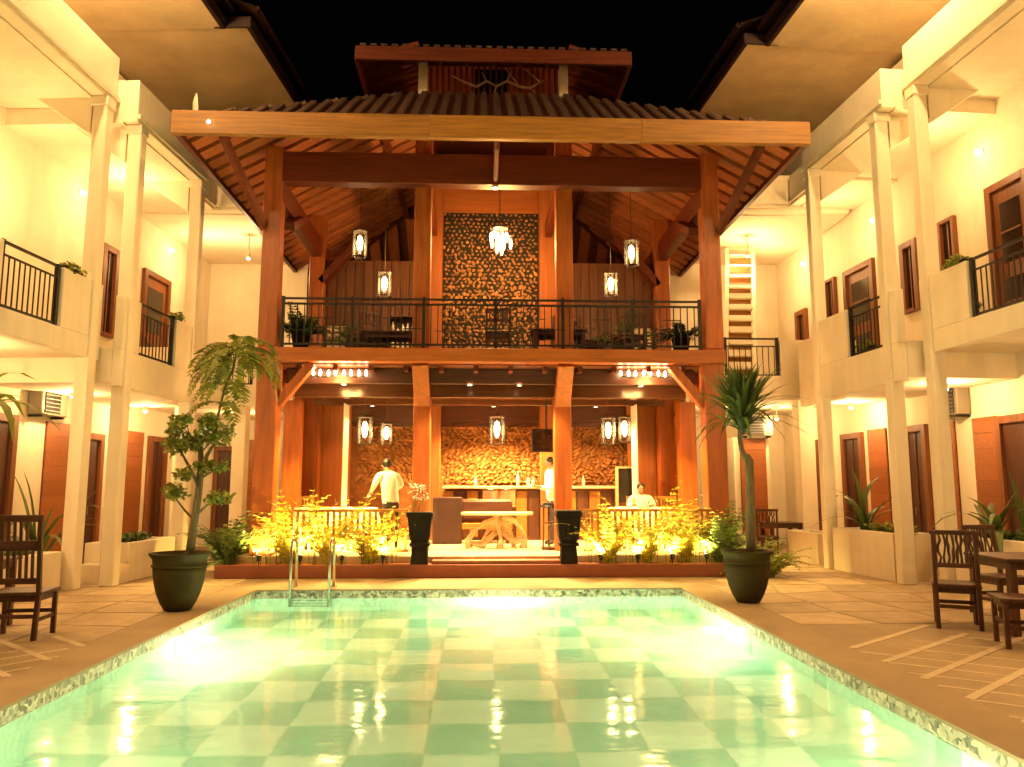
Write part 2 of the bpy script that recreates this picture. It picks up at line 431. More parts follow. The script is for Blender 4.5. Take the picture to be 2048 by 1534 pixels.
def pool_light(p, nrm, label, power):
    nrm = Vector(nrm); t = thing('pool_light', label, 'pool light', p, 'underwater pool lights')
    q = Vector(p)
    MB().tube([q, q + nrm * .03], .13, 20).build('ring', 'steel', t)
    MB().tube([q + nrm * .031, q + nrm * .045], .10, 20).build('lens', 'pool_lens', t)
    lamp('pool_lamp', 'POINT', q + nrm * .20, power, POOL, t, .10)
pool_light((PX0, 9.6, -.62), (1, 0, 0), 'glowing underwater lamp in the left wall of the pool', 120)
pool_light((PX1, 10.0, -.62), (-1, 0, 0), 'glowing underwater lamp in the right wall of the pool', 120)
pool_light((.35, PY1, -.50), (0, -1, 0), 'glowing underwater lamp in the end wall before the pavilion', 115)
pool_light((PX0, 4.2, -.62), (1, 0, 0), 'underwater lamp in the left pool wall close to the camera', 235)  # near pair added out of view as general fill for the pool
pool_light((PX1, 4.2, -.62), (-1, 0, 0), 'underwater lamp in the right pool wall close to the camera', 235)

# ================================================================== THE TWO HOTEL WINGS
LA, RA = R(4.2), R(-3.3)
def FL(u, v, z): return (math.sin(LA) * u - math.cos(LA) * v, math.cos(LA) * u + math.sin(LA) * v, z)
def FR(u, v, z): return (math.sin(RA) * u + math.cos(RA) * v, math.cos(RA) * u - math.sin(RA) * v, z)

def railing(parent, f, u0, u1, v, z0, z1, n, name='balcony_railing', frontal=False):
    r = MB(f)
    P = (lambda a, z, d=0: (a, v + d, z))
    r.box(u0, u1, v - .02, v + .02, z1 - .035, z1)
    o = r.build(name, 'iron', parent)
    box('rail', 'iron', o, u0, u1, v - .014, v + .014, z1 - .20, z1 - .175, f); box('rail', 'iron', o, u0, u1, v - .018, v + .018, z0, z0 + .03, f)
    for i in range(n):
        u = u0 + (u1 - u0) * (i + .5) / n
        box('baluster', 'iron', o, u - .008, u + .008, v - .008, v + .008, z0 + .031, z1 - .201, f)
    for u in (u0, u1):
        box('post', 'iron', o, u - .03, u + .03, v - .03, v + .03, z0 - .02, z1 + .01, f)
    return o

def opening(parent, f, u0, u1, v, z0, z1, kind):
    """a timber door or window standing proud of the wall face v (the court lies at smaller v)"""
    fw = .13 if kind != 'slot' else .07
    d = MB(f)
    d.box(u0, u0 + fw, v - .09, v + .05, z0, z1); d.box(u1 - fw, u1, v - .09, v + .05, z0, z1)
    d.box(u0 + fw, u1 - fw, v - .09, v + .05, z1 - fw, z1)
    if kind == 'window' or kind == 'slot': d.box(u0 + fw, u1 - fw, v - .11, v + .05, z0, z0 + .07)
    name = 'window' if kind in ('window', 'slot') else 'door'
    o = d.build(name, 'door_wood_z', parent, .006)
    a, b = u0 + fw, u1 - fw
    if kind == 'dark':
        box('leaf', 'dark_wood_z', o, a, b, v - .03, v + .02, z0, z1 - fw, f)
        box('stile', 'dark_wood_z', o, (a + b) / 2 - .03, (a + b) / 2 + .03, v - .045, v - .031, z0, z1 - fw, f)
        MB(f).tube([((a + b) / 2 + .06, v - .06, z0 + 1.0), ((a + b) / 2 + .06, v - .06, z0 + 1.15)], .012, 6).build('handle', 'steel', o)
    elif kind == 'door':
        box('leaf', 'door_wood_z', o, a, b, v - .025, v + .02, z0, z1 - fw, f)
        m = (z1 - z0)
        for q0, q1 in ((.08, .42), (.48, .90)):
            box('pane', 'glass_dark', o, a + .14, b - .14, v - .032, v - .026, z0 + q0 * m, z0 + q1 * m - .1, f)
            box('muntin', 'door_wood_x', o, a + .14, b - .14, v - .05, v - .034, z0 + (q0 + q1) / 2 * m - .06, z0 + (q0 + q1) / 2 * m - .03, f)
        MB(f).tube([(a + .07, v - .06, z0 + 1.0), (a + .07, v - .06, z0 + 1.14)], .012, 6).build('handle', 'steel', o)
    else:
        box('pane', 'glass_dark', o, a, b, v - .02, v + .01, z0 + .071, z1 - fw, f)
        box('muntin', 'door_wood_z', o, (a + b) / 2 - .015, (a + b) / 2 + .015, v - .036, v - .021, z0 + .071, z1 - fw, f)
    return o

def wood_panel(parent, f, u0, u1, v, z0, z1, n, m='orange_wood_x'):
    o = box('wood_panel', 'relief_bed', parent, u0, u1, v - .02, v + .03, z0, z1, f)
    h = (z1 - z0) / n
    for i in range(n):
        box('plank', m, o, u0 + .004, u1 - .004, v - .045 - .006 * rnd.random(), v - .021, z0 + i * h + .002, z0 + (i + 1) * h - .002, f)
    return o

def wing(name, label, f, U, vw, eaves, doors, panels, planters):
    b = thing(name, label, 'building', f(10, U[0][2], 0))
    u_lo, u_hi = U[0][0], U[-1][1]
    # long inner walls of both floors and the attic behind them
    box('inner_wall', 'plaster', b, u_lo, u_hi + 5.4, vw, vw + .25, 0, 10.3, f)
    for i, (u0, u1, vo, rb, rt, pb, pt, rails, cols, gz) in enumerate(U):
        # roof slab and deep parapet with a drip ledge
        box('parapet', 'plaster', b, u0, u1, vo, vo + .24, pb, pt, f, .012)
        box('ledge', 'plaster', b, u0, u1 - .003, vo - .05, vo - .001, pb + .06, pb + .13, f)
        box('roof_slab', 'plaster', b, u0 + .003, u1 - .003, vo + .241, vw - .001, pb - .02, pb + .20, f)
        box('end_parapet', 'plaster', b, u0, u0 + .24, vo + .241, vw - .002, pb + .201, pt - .003, f)
        # balcony slab with its upstand
        box('balcony_slab', 'plaster', b, u0 + .002, u1 - .002, vo + .16, vw - .001, gz, rb - .02, f)
        box('balcony_edge', 'plaster', b, u0, u1, vo + .01, vo + .159, gz - .06, rb - .05, f, .01)
        a = u0
        for r0, r1, nb in rails:
            if r0 - a > .05: box('balcony_wall', 'plaster', b, a, r0 - .002, vo + .012, vo + .157, rb - .049, rt, f, .01)
            railing(b, f, r0 + .05, r1 - .05, vo + .085, rb - .02, rt + .02, nb)
            a = r1
        if u1 - a > .05: box('balcony_wall', 'plaster', b, a + .002, u1, vo + .012, vo + .157, rb - .049, rt, f, .01)
        for c0, c1 in cols:
            box('column', 'plaster', b, c0, c1, vo - .03, vo + .20, 0, pb - .001, f, .015)
            box('capital', 'plaster', b, c0 - .02, c1 + .02, vo - .045, vo + .239, pb - .16, pb - .002, f, .01)
            # a haunch leads from each column back under the ceiling
            z1 = pb - .021
            MB(f).add([(u, v, z) for u in (c0 + .03, c1 - .03) for v, z in ((vo + .241, z1), (vo + 1.15, z1), (vo + .241, z1 - .62))],
                      [(0, 1, 2), (3, 5, 4), (0, 3, 4, 1), (1, 4, 5, 2), (2, 5, 3, 0)]).build('haunch', 'plaster', b)
    # the main roof above: flat plastered soffit, dark boards along the edge
    for (u0, u1, ve, z) in eaves:
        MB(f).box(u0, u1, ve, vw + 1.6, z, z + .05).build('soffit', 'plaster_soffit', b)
        e = MB(f); e.box(u0, u1, ve - .10, ve - .001, z - .02, z + .20); e.box(u0 - .06, u0 - .001, ve - .10, ve + .62, z - .02, z + .20)
        e.build('eave_board', 'maroon_fascia', b, .01)
        MB(f).add([(u0 - .1, ve - .16, z + .345), (u1, ve - .16, z + .345), (u1, vw + 2.5, z + 2.6), (u0 - .1, vw + 2.5, z + 2.6),
                   (u0 - .1, ve - .16, z + .40), (u1, ve - .16, z + .40), (u1, vw + 2.5, z + 2.66), (u0 - .1, vw + 2.5, z + 2.66)],
                  [(0, 3, 2, 1), (4, 5, 6, 7), (0, 1, 5, 4), (1, 2, 6, 5), (2, 3, 7, 6), (3, 0, 4, 7)]).build('roof', 'roofing', b)
        MB(f).tube([(u0 - .05, ve - .20, z + .37), (u1, ve - .20, z + .37)], .055, 8).build('gutter', 'maroon_fascia', b)
    for d in doors: opening(b, f, d[0], d[1], vw, d[2], d[3], d[4])
    for p in panels: wood_panel(b, f, p[0], p[1], vw, p[2], p[3], p[4])
    for (u0, u1, v0, v1, z) in planters:
        pb = MB(f)
        pb.box(u0, u1, v0, v0 + .12, 0, z); pb.box(u0, u1, v1 - .12, v1, 0, z); pb.box(u0, u0 + .12, v0 + .12, v1 - .12, 0, z); pb.box(u1 - .12, u1, v0 + .12, v1 - .12, 0, z)
        o = pb.build('planter_wall', 'plaster', b)
        box('soil', 'soil', o, u0 + .121, u1 - .121, v0 + .121, v1 - .121, .01, z - .06, f)
    return b

left = wing('hotel_wing', 'cream two storey wing with columns and balconies left of the pool', FL,
    [(1.5, 12.18, 7.0, 3.93, 4.78, 7.86, 8.70, [(3.0, 4.6, 12), (6.2, 7.8, 12), (9.8, 11.12, 11)], [(2.2, 2.4), (5.4, 5.6), (8.6, 8.8), (11.84, 12.05)], 3.60),
     (12.20, 14.88, 6.65, 3.78, 4.62, 7.58, 8.32, [(12.75, 14.06, 10)], [(12.30, 12.50), (14.68, 14.87)], 3.20),
     (14.90, 16.30, 7.05, 3.76, 4.55, 7.55, 8.28, [], [], 3.22)],
    8.9, [(1.2, 13.994, 6.1, 10.35), (14.0, 19.8, 5.6, 10.36)],
    [(16.95, 18.2, 3.75, 6.45, 'door'), (15.25, 15.85, 4.6, 6.5, 'window'), (9.6, 10.8, 3.95, 6.4, 'door'), (11.2, 13.05, 0, 2.75, 'dark'), (14.75, 15.75, 0, 2.6, 'dark'), (17.65, 18.5, 0, 2.7, 'dark'),
     (5.0, 6.2, 3.95, 6.4, 'door'), (6.4, 7.8, 0, 2.7, 'dark')],
    [(13.9, 14.6, .3, 2.72, 9), (16.55, 17.4, .3, 2.75, 9), (9.4, 10.9, .3, 2.7, 9)],
    [(9.6, 11.8, 7.15, 7.75, .58), (13.0, 14.66, 6.75, 7.5, .62), (12.63, 12.98, 6.72, 7.4, .30)])
right = wing('hotel_wing', 'cream two storey wing with columns and balconies right of the pool', FR,
    [(1.5, 11.83, 7.85, 4.07, 4.90, 8.15, 9.0, [(2.6, 4.2, 12), (5.8, 7.4, 12), (9.25, 10.68, 12)], [(2.2, 2.4), (5.4, 5.6), (8.5, 8.7), (11.55, 11.76)], 3.72),
     (11.86, 14.75, 7.45, 3.92, 4.76, 7.90, 8.60, [(12.18, 13.42, 10)], [(12.05, 12.25), (14.46, 14.64)], 3.30),
     (14.77, 16.40, 7.95, 3.90, 4.70, 7.85, 8.55, [], [], 3.34)],
    9.5, [(1.2, 14.294, 6.65, 10.4), (14.3, 19.8, 6.2, 10.42)],
    [(15.75, 17.0, 3.95, 6.5, 'door'), (11.2, 12.2, 3.95, 6.66, 'door'), (17.4, 17.85, 4.5, 6.52, 'slot'), (14.2, 14.75, 5.0, 6.45, 'window'), (13.05, 13.5, 5.1, 6.5, 'slot'), (18.9, 19.5, 3.95, 6.1, 'window'),
     (10.9, 12.4, 0, 2.72, 'dark'), (16.6, 17.5, 0, 2.75, 'dark'), (14.3, 15.1, 0, 2.75, 'dark'), (5.0, 6.2, 3.95, 6.4, 'door'), (6.4, 7.8, 0, 2.7, 'dark'), (18.6, 19.4, 0, 2.7, 'dark')],
    [(12.42, 13.0, .3, 2.74, 9), (13.5, 14.1, .3, 2.74, 9), (15.7, 16.4, .3, 2.78, 9), (9.2, 10.6, .3, 2.7, 9)],
    [(12.45, 14.44, 7.52, 8.2, .78), (9.3, 11.54, 7.95, 8.6, .80), (15.2, 16.6, 7.6, 8.2, .62)])

# far cross wings, one on each side of the pavilion, facing the pool
def cross(label, x0, x1, y, rb, rt, pb, pt, gz, rail, col, q0, q1):
    b = thing('cross_wing', label, 'building', ((x0 + x1) / 2, y, 0))
    box('balcony_edge', 'plaster', b, x0, x1, y, y + .2, gz, rb, None, .01)
    box('balcony_slab', 'plaster', b, x0, x1, y + .201, y + 4.2, gz + .05, rb - .02)
    railing(b, None, rail[0], rail[1], y + .1, rb + .01, rt, 9)
    for a, c in ((x0, rail[0] - .05), (rail[1] + .05, x1)):
        if c - a > .1: box('balcony_wall', 'plaster', b, a, c, y + .03, y + .17, rb + .001, rt - .05)
    box('parapet', 'plaster', b, q0, q1, y, y + .24, pb, pt, None, .01)
    box('ledge', 'plaster', b, q0, q1 - .003, y - .05, y - .001, pb + .06, pb + .13)
    box('roof_slab', 'plaster', b, q0, q1, y + .241, y + 4.2, pb - .02, pb + .2)
    box('back_wall', 'plaster', b, x0, x1, y + 4.21, y + 4.4, 0, pb + .2)
    for a, c in col: box('column', 'plaster', b, a, c, y + .25, y + .6, 0, gz + .04, None, .01)
    return b
cl = cross('cream cross wing with a small railed balcony beside the pavilion, left', -7.72, -4.75, 16.95, 3.72, 4.58, 7.6, 8.3, 3.25, (-6.0, -4.95), [(-5.35, -5.08), (-6.6, -6.3)], -7.72, -5.2)
cr = cross('cream cross wing with stairs and a railed balcony beside the pavilion, right', 5.15, 8.4, 16.95, 3.98, 4.84, 7.75, 8.62, 3.45, (5.45, 6.62), [(7.1, 7.45)], 5.72, 8.4)
wood_panel(cr, None, 6.55, 7.2, 19.6, .25, 2.75, 9)
wood_panel(cl, None, -6.1, -5.5, 20.7, .25, 2.75, 9)
opening(cl, lambda u, v, z: (u, v, z), -7.0, -6.2, 21.1, 0, 2.6, 'dark')
box('pier', 'plaster', cr, 6.4, 7.3, 19.62, 21.1, 0, 2.78)
box('pier', 'plaster', cl, -6.2, -5.4, 20.72, 21.1, 0, 2.78)
# open stair of the right cross wing, climbing away behind the pavilion
st = MB()
for s in (-1, 1): st.bar((5.98 + s * .34, 17.6, 4.1), (6.72 + s * .34, 19.5, 7.6), .08, .20)
stair = st.build('stair', 'plaster', cr)
for i in range(11):
    t = (i + .5) / 11
    x, y, z = 5.98 + .74 * t, 17.6 + 1.9 * t, 4.1 + 3.5 * t
    box('tread', 'plaster', stair, x - .298, x + .298, y - .10, y + .12, z - .025, z + .025)
    box('riser', 'teak_x', stair, x - .28, x + .28, y + .08, y + .10, z - .13, z - .027)

# ------------------------------------------------ ceiling spotlights of the wings
def downlight(p, label, power, ceil):
    t = thing('ceiling_spotlight', label, 'spotlight', p, 'ceiling spotlights of the hotel wings')
    x, y, z = p
    MB().lathe([(.045, .0), (.05, .012), (.05, .09), (.02, .10), (.014, .11), (.014, ceil - p[2])], 14, p).build('housing', 'fitting', t, smooth=False)
    MB().lathe([(.001, -.035), (.03, -.028), (.042, -.005), (.044, -.001)], 14, p).build('lens', 'downlight_lens', t, smooth=True)
    lamp('spot_lamp', 'POINT', (x, y, z - .12), power, WARM, t, .05)
    return t
def wall_lamp(f, u, v, z, label, power):
    p = f(u, v - .10, z); t = thing('wall_lamp', label, 'wall lamp', p, 'small globe lamps high on the gallery walls')
    MB(f).box(u - .05, u + .05, v - .03, v - .001, z - .05, z + .05).build('back_plate', 'fitting', t)
    MB(f).box(u - .012, u + .012, v - .06, v - .031, z - .012, z + .012).build('arm', 'fitting', t)
    MB().lathe([(.004, -.04), (.028, -.03), (.04, 0), (.028, .03), (.004, .04)], 14, p).build('globe', 'downlight_lens', t, smooth=True)
    lamp('wall_light', 'POINT', f(u, v - .95, z - .25), power * 1.2, WARM, t, .06)
DL = [
 (FL, 14.4, 8.9, 7.22, 'lit spotlight in the upper gallery beside the leftmost column, left wing', 75, 7.56),
 (FL, 18.1, 8.9, 7.20, 'lit spotlight over the upper timber door, left wing', 70, 7.58),
 (FL, 13.6, 8.25, 3.13, 'lit spotlight over the ground floor gallery beside the leftmost column', 60, 3.20),
 (FL, 16.2, 8.25, 3.12, 'lit spotlight over the ground floor gallery behind the potted tree', 60, 3.22),
 (FR, 12.25, 9.5, 7.36, 'lit spotlight in the upper gallery nearest the right edge', 75, 8.13),
 (FR, 15.6, 9.5, 7.28, 'lit spotlight in the upper gallery between the two right hand columns', 70, 7.88),
 (FR, 18.9, 9.5, 7.26, 'lit spotlight over the far upper gallery, right wing', 55, 7.73),
 (FR, 15.9, 8.85, 3.22, 'lit spotlight over the ground floor planter, right wing', 60, 3.34),
 (FR, 18.6, 8.4, 3.20, 'lit spotlight over the far ground floor gallery, right wing', 50, 3.50),
 (FL, 11.9, 8.9, 6.6, 'spotlight over the balcony door at the left edge', 85, 7.84),
 (FR, 12.4, 8.6, 3.18, 'spotlight under the right gallery above the terrace table', 60, 3.30),
 (FL, 10.6, 8.2, 3.3, 'spotlight under the left gallery above the high backed chair', 60, 3.60),
]
for k, u in enumerate((2.2, 5.0, 7.8)):  # spotlights added in the unseen near bays to brighten the court
    nth = ('first', 'second', 'third')[k]
    for f, s, dv in ((FL, 'left', 0), (FR, 'right', .6)):
        DL.append((f, u, 8.2 + dv, 6.9, '%s upper hanging spotlight from the near end of the %s wing' % (nth, s), 85, 7.84 if f is FL else 8.13))
        DL.append((f, u, 8.2 + dv, 3.3, '%s lower spotlight from the near end of the %s wing' % (nth, s), 70, 3.6 if f is FL else 3.72))
for f, u, v, z, lab, pw, ce in DL: (wall_lamp(f, u, v, z, lab.replace('spotlight', 'wall lamp'), pw * .5) if (v in (8.9, 9.5) and z > 5) else downlight(f(u, v, z), lab, pw * (.5 if z > 5 else .85), ce))
downlight((6.6, 18.6, 7.2), 'spotlight above the stairs beside the pavilion', 70, 7.73)
downlight((-5.6, 18.6, 7.0), 'spotlight in the cross wing gallery left of the pavilion', 55, 7.58)
downlight((-5.7, 18.8, 3.05), 'spotlight over the passage left of the pavilion', 45, 3.3)
downlight((5.9, 18.9, 3.2), 'spotlight over the passage right of the pavilion', 45, 3.5)

def eave_fill(f, u, v, z, label):  # fill lamps added out of view to brighten parapets and soffits
    t = thing('eave_fill_lamp', label, 'floodlight', f(u, v, z), 'round lamps under the main eaves')
    p = f(u, v, z)
    MB().lathe([(.02, -.20), (.09, -.18), (.12, -.05), (.12, -.001)], 18, p).build('globe', 'bulb_soft', t, smooth=True)
    lamp('eave_fill_light', 'POINT', (p[0], p[1], p[2] - .32), 290, WARM, t, .12)
for k, u in enumerate((4.0, 7.6, 10.9)):
    for f, v, z, s in ((FL, 6.5, 10.35, 'left'), (FR, 7.0, 10.4, 'right')):
        eave_fill(f, u, v, z, '%s round lamp under the main eave of the %s wing' % (('near', 'middle', 'far')[k], s))

# ================================================================== THE PAVILION
CXP = .24
YF, YR = 14.5, 18.2                       # front and rear post rows
pav = thing('pavilion', 'open two storey timber pavilion with a tiered hipped roof at the pool end', 'pavilion', (CXP, YF, 0))
def pb(name, m, x0, x1, y0, y1, z0, z1, bevel=.008, parent=None):
    return box(name, m, parent or pav, CXP + x0, CXP + x1, y0, y1, z0, z1, None, bevel)

# base: plinth, raised deck, entrance step
pb('plinth', 'plinth', -4.72, 4.02 + .05, 13.75, 14.12, 0, .225, .012)
pb('deck', 'tile_floor', -4.5, 4.6, 14.121, 20.6, 0, .34, .012)
pb('step', 'plinth', -1.06, 1.24, 13.80, 14.119, .226, .285, .008)
# floor plates of the deck seen between the planters
# posts
for s in (-1, 1):
    pb('post', 'terracotta_paint', s * 4.12 - .19, s * 4.12 + .19, YF - .19, YF + .19, .34, 4.10, .015)
    pb('post', 'terracotta_paint', s * 4.16 - .165, s * 4.16 + .165, YF - .165, YF + .165, 4.101, 7.95, .015)
    pb('post', 'terracotta_paint', s * 1.36 - .165, s * 1.36 + .165, 15.1, 15.42, .34, 3.25, .012)
    pb('post', 'terracotta_paint', s * 1.36 - .16, s * 1.36 + .16, YF + .05, YF + .36, 4.08, 8.4, .012)
    MB().bar((CXP + s * 1.36, 15.26, 3.10), (CXP + s * 1.36, YF + .02, 3.86), .30, .26, (0, 1, 0)).build('bracket', 'terracotta_paint', pav, .01)
    pb('post', 'terracotta_paint', s * 4.08 - .17, s * 4.08 + .17, 22.2, 22.5, 0, 7.9, .012)
    for y in (16.3, YR):
        pb('post', 'terracotta_paint', s * 4.08 - .17, s * 4.08 + .17, y - .17, y + .17, .34, 3.30 if y < 17 else 7.9, .012)
    pb('post', 'orange_wood_z', s * 1.34 - .19, s * 1.34 + .19, YR - .17, YR + .17, .34, 8.9, .012)
    # brackets under the gallery floor at the corners
    MB().bar((CXP + s * 3.95, YF, 3.05), (CXP + s * 3.35, YF, 3.80), .16, .20, (0, 1, 0)).build('bracket', 'terracotta_paint', pav, .01)
    MB().bar((CXP + s * 4.05, YF + .1, 3.0), (CXP + s * 4.05, YF + .9, 3.75), .16, .2, (1, 0, 0)).build('bracket', 'terracotta_paint', pav, .01)
    # slanting struts that carry the eave, and the long side tie beams
    MB().bar((CXP + s * 4.28, YF - .2, 6.35), (CXP + s * 4.6, 12.75, 7.42), .10, .16).build('strut', 'timber_y', pav, .006)
    MB().bar((CXP + s * 4.10, YF - .1, 7.12), (CXP + s * 4.10, 22.4, 7.12), .22, .46).build('tie_beam', 'timber_y', pav, .01)
    MB().bar((CXP + s * 1.36, YF + .2, 7.6), (CXP + s * 1.36, 18.4, 7.6), .16, .34).build('tie_beam', 'timber_y', pav, .01)
    MB().bar((CXP + s * 4.0, YR, 6.3), (CXP + s * 3.0, YR, 7.5), .16, .34, (0, 1, 0)).build('brace', 'timber_x', pav, .01)
    MB().bar((CXP + s * 4.0, YF + .35, 6.55), (CXP + s * 4.0, YF + 1.3, 7.0), .16, .3, (1, 0, 0)).build('brace', 'timber_y', pav, .01)
pb('gallery_beam', 'beam_paint', -4.34, 4.34, 14.27, 14.55, 3.82, 4.075, .012)
pb('tie_beam', 'timber_x', -4.02, 4.02, YF - .14, YF + .14, 7.26, 7.86, .012)
# gallery floor and the glossy beams below it
pb('gallery_floor', 'dark_wood_x', -4.30, 4.30, 14.551, 19.4, 3.88, 4.07, 0)
pb('ceiling_beam', 'ceiling_gloss', -3.9, 3.9, 15.55, 15.85, 3.30, 3.80, .01)
pb('ceiling_beam', 'ceiling_gloss', -3.9, 3.9, 17.4, 17.6, 3.34, 3.80, .01)
pb('ceiling', 'ceiling_board', -4.2, 4.2, 14.56, 19.4, 3.80, 3.878, 0)
pb('front_valance', 'dark_wood_x', -3.93, 3.93, 14.95, 15.05, 3.50, 3.79, .006)
for i in range(12):
    x = -3.6 + i * .655
    pb('joist', 'timber_y', x - .04, x + .04, 14.6, 19.3, 3.70, 3.799, 0)
pb('ceiling_beam', 'dark_wood_x', -4.1, 4.1, 18.9, 19.1, 3.1, 3.79, 0)

# ---- lower roof: a hipped frame between the eave rectangle and the lantern
EX, EY0, EY1, EZ = 5.30, 12.58, 23.4, 7.52
TX, TY0, TY1, TZ = 1.56, 15.5, 20.5, 9.56
def slope_pt(side, a, t):
    """point at fraction t up the slope, a = position along the eave (x or y)"""
    if side in 'fb':
        y0, y1 = (EY0, TY0) if side == 'f' else (EY1, TY1)
        return (CXP + a, y0 + (y1 - y0) * t, EZ + (TZ - EZ) * t)
    s = -1 if side == 'l' else 1
    return (CXP + s * (EX + (TX - EX) * t), a, EZ + (TZ - EZ) * t)
def tmax(side, a):
    if side in 'fb': return 1.0 if abs(a) <= TX else (EX - abs(a)) / (EX - TX)
    if TY0 <= a <= TY1: return 1.0
    return (a - EY0) / (TY0 - EY0) if a < TY0 else (EY1 - a) / (EY1 - TY1)
e4 = [(CXP - EX, EY0, EZ), (CXP + EX, EY0, EZ), (CXP + EX, EY1, EZ), (CXP - EX, EY1, EZ)]
t4 = [(CXP - TX, TY0, TZ), (CXP + TX, TY0, TZ), (CXP + TX, TY1, TZ), (CXP - TX, TY1, TZ)]
for i in range(4):
    j = (i + 1) % 4
    q = [e4[i], e4[j], t4[j], t4[i]]
    MB().add([(x, y, z + d) for d in (.05, .11) for x, y, z in q], [(3, 2, 1, 0), (4, 5, 6, 7), (0, 1, 5, 4), (1, 2, 6, 5), (2, 3, 7, 6), (3, 0, 4, 7)]).build('roof_slope', ['ceiling_board'], pav)
    MB().bar(Vector(e4[i]) + Vector((0, 0, -.03)), Vector(t4[i]) + Vector((0, 0, -.03)), .12, .18).build('hip_rafter', 'timber_y', pav, .006)
# roofing ribs that run down the slopes
def rib(side, a):
    t = tmax(side, a)
    if t < .05: return
    p, q = Vector(slope_pt(side, a, -.01)), Vector(slope_pt(side, a, t))
    up = Vector((0, 0, .14))
    MB().bar(p + up, q + up, .11, .07).build('roof_rib', 'roofing', pav)
k = -5.1
while k < 5.2: rib('f', k); k += .245
k = EY0 + .2
while k < EY1 - .1:
    rib('l', k); rib('r', k); k += .40
def rafter(side, a, w=.29, h=.11):
    t = tmax(side, a)
    if t < .06: return
    p, q = Vector(slope_pt(side, a, 0)), Vector(slope_pt(side, a, t))
    dn = Vector((0, 0, -.02))
    MB().bar(p + dn, q + dn, w, h).build('rafter', 'rafter_y' if side in 'fb' else 'rafter_x', pav, .005)
k = -4.95
while k < 5.0:
    rafter('f', k); rafter('b', k); k += .55
k = EY0 + .30
while k < EY1 - .2:
    rafter('l', k); rafter('r', k); k += .43
# purlins
for t in (.80,):
    xx, y0, y1, zz = EX + (TX - EX) * t, EY0 + (TY0 - EY0) * t, EY1 + (TY1 - EY1) * t, EZ + (TZ - EZ) * t - .16
    for s in (-1, 1): MB().bar((CXP + s * xx, y0, zz), (CXP + s * xx, y1, zz), .13, .16).build('purlin', 'timber_y', pav, .006)
    for y in (y0, y1): MB().bar((CXP - xx, y, zz), (CXP + xx, y, zz), .13, .16).build('purlin', 'timber_x', pav, .006)
# eave boards; the front one is a deep teak beam in three lengths
for x0, x1 in ((-5.34, -1.10), (-1.097, 2.45), (2.453, 5.34)):
    pb('eave_beam', 'teak_x', x0, x1, 12.44, 12.56, 7.30, 7.70, .008)
for s in (-1, 1):
    MB().box(CXP + s * 5.32 - .05, CXP + s * 5.32 + .05, 12.565, 23.45, 7.36, 7.68).build('eave_board', 'timber_y', pav, .006)
pb('eave_board', 'timber_x', -5.26, 5.26, 23.41, 23.49, 7.36, 7.66, 0)
# ---- lantern storey with slats, then the upper roof
for s in (-1, 1):
    pb('lantern_post', 'plaster', s * 1.47 - .095, s * 1.47 + .095, TY0 - .06, TY0 + .13, TZ - .05, 10.42, .008)
    pb('lantern_post', 'timber_z', s * 1.47 - .09, s * 1.47 + .09, TY1 - .1, TY1 + .09, TZ - .05, 10.42, .008)
    for i in range(14):
        y = TY0 + .3 + i * .34
        pb('lantern_slat', 'timber_z', s * 1.47 - .02, s * 1.47 + .02, y - .03, y + .03, TZ, 10.36, 0)
for i in range(22):
    x = -1.30 + i * (2.6 / 21)
    pb('lantern_slat', 'timber_z', x - .026, x + .026, TY0, TY0 + .035, TZ + .02, 10.36, 0)
pb('lantern_rail', 'timber_x', -1.375, 1.375, TY0 - .04, TY0 + .09, TZ - .02, TZ + .10, .006)
pb('lantern_rail', 'timber_x', -1.375, 1.375, TY0 - .04, TY0 + .09, 10.28, 10.42, .006)
UX, UY0, UY1, UZ = 2.66, 14.45, 21.55, 9.98
ue = [(CXP - UX, UY0, UZ), (CXP + UX, UY0, UZ), (CXP + UX, UY1, UZ), (CXP - UX, UY1, UZ)]
ut = [(CXP - .6, 16.6, UZ + .92), (CXP + .6, 19.4, UZ + .92)]
ut = [(CXP - .4, 16.6, UZ + .92), (CXP + .4, 16.6, UZ + .92), (CXP + .4, 19.4, UZ + .92), (CXP - .4, 19.4, UZ + .92)]
for i in range(4):
    q = [ue[i], ue[(i + 1) % 4], ut[(i + 1) % 4], ut[i]]
    MB().add([(x, y, z + d) for d in (.0, .07) for x, y, z in q], [(3, 2, 1, 0), (4, 5, 6, 7), (0, 1, 5, 4), (1, 2, 6, 5), (2, 3, 7, 6), (3, 0, 4, 7)]).build('upper_roof_slope', 'timber_y', pav)
pb('upper_eave_beam', 'timber_x', -2.70, 2.70, 14.36, 14.44, 9.76, 10.04, .006)
for i in range(26):
    x = -2.55 + i * .204
    pb('roof_tile_end', 'roofing', x - .06, x + .06, 14.34, 14.55, 10.041, 10.085, .01)
for s in (-1, 1):
    MB().box(CXP + s * 2.68 - .04, CXP + s * 2.68 + .04, 14.445, 21.6, 9.78, 10.02).build('upper_eave_board', 'timber_y', pav, .005)
    for i in range(8):
        y = 14.7 + i * .5
        MB().bar((CXP + s * 2.62, y, 9.93), (CXP + s * 1.5, y, 10.30), .06, .09).build('rafter', 'timber_x', pav)
for i in range(9):
    x = -2.2 + i * .55
    MB().bar((CXP + x, 14.5, 9.93), (CXP + x, 15.6, 10.36), .06, .09).build('rafter', 'timber_y', pav)

# ---- conduit that drops from the eave at the centre
MB().tube([(CXP + .02, 12.62, 7.62), (CXP + .02, 12.9, 7.35), (CXP + .03, 14.3, 7.34), (CXP + .03, 14.34, 7.60)], .05, 8).build('conduit', 'timber_z', pav)

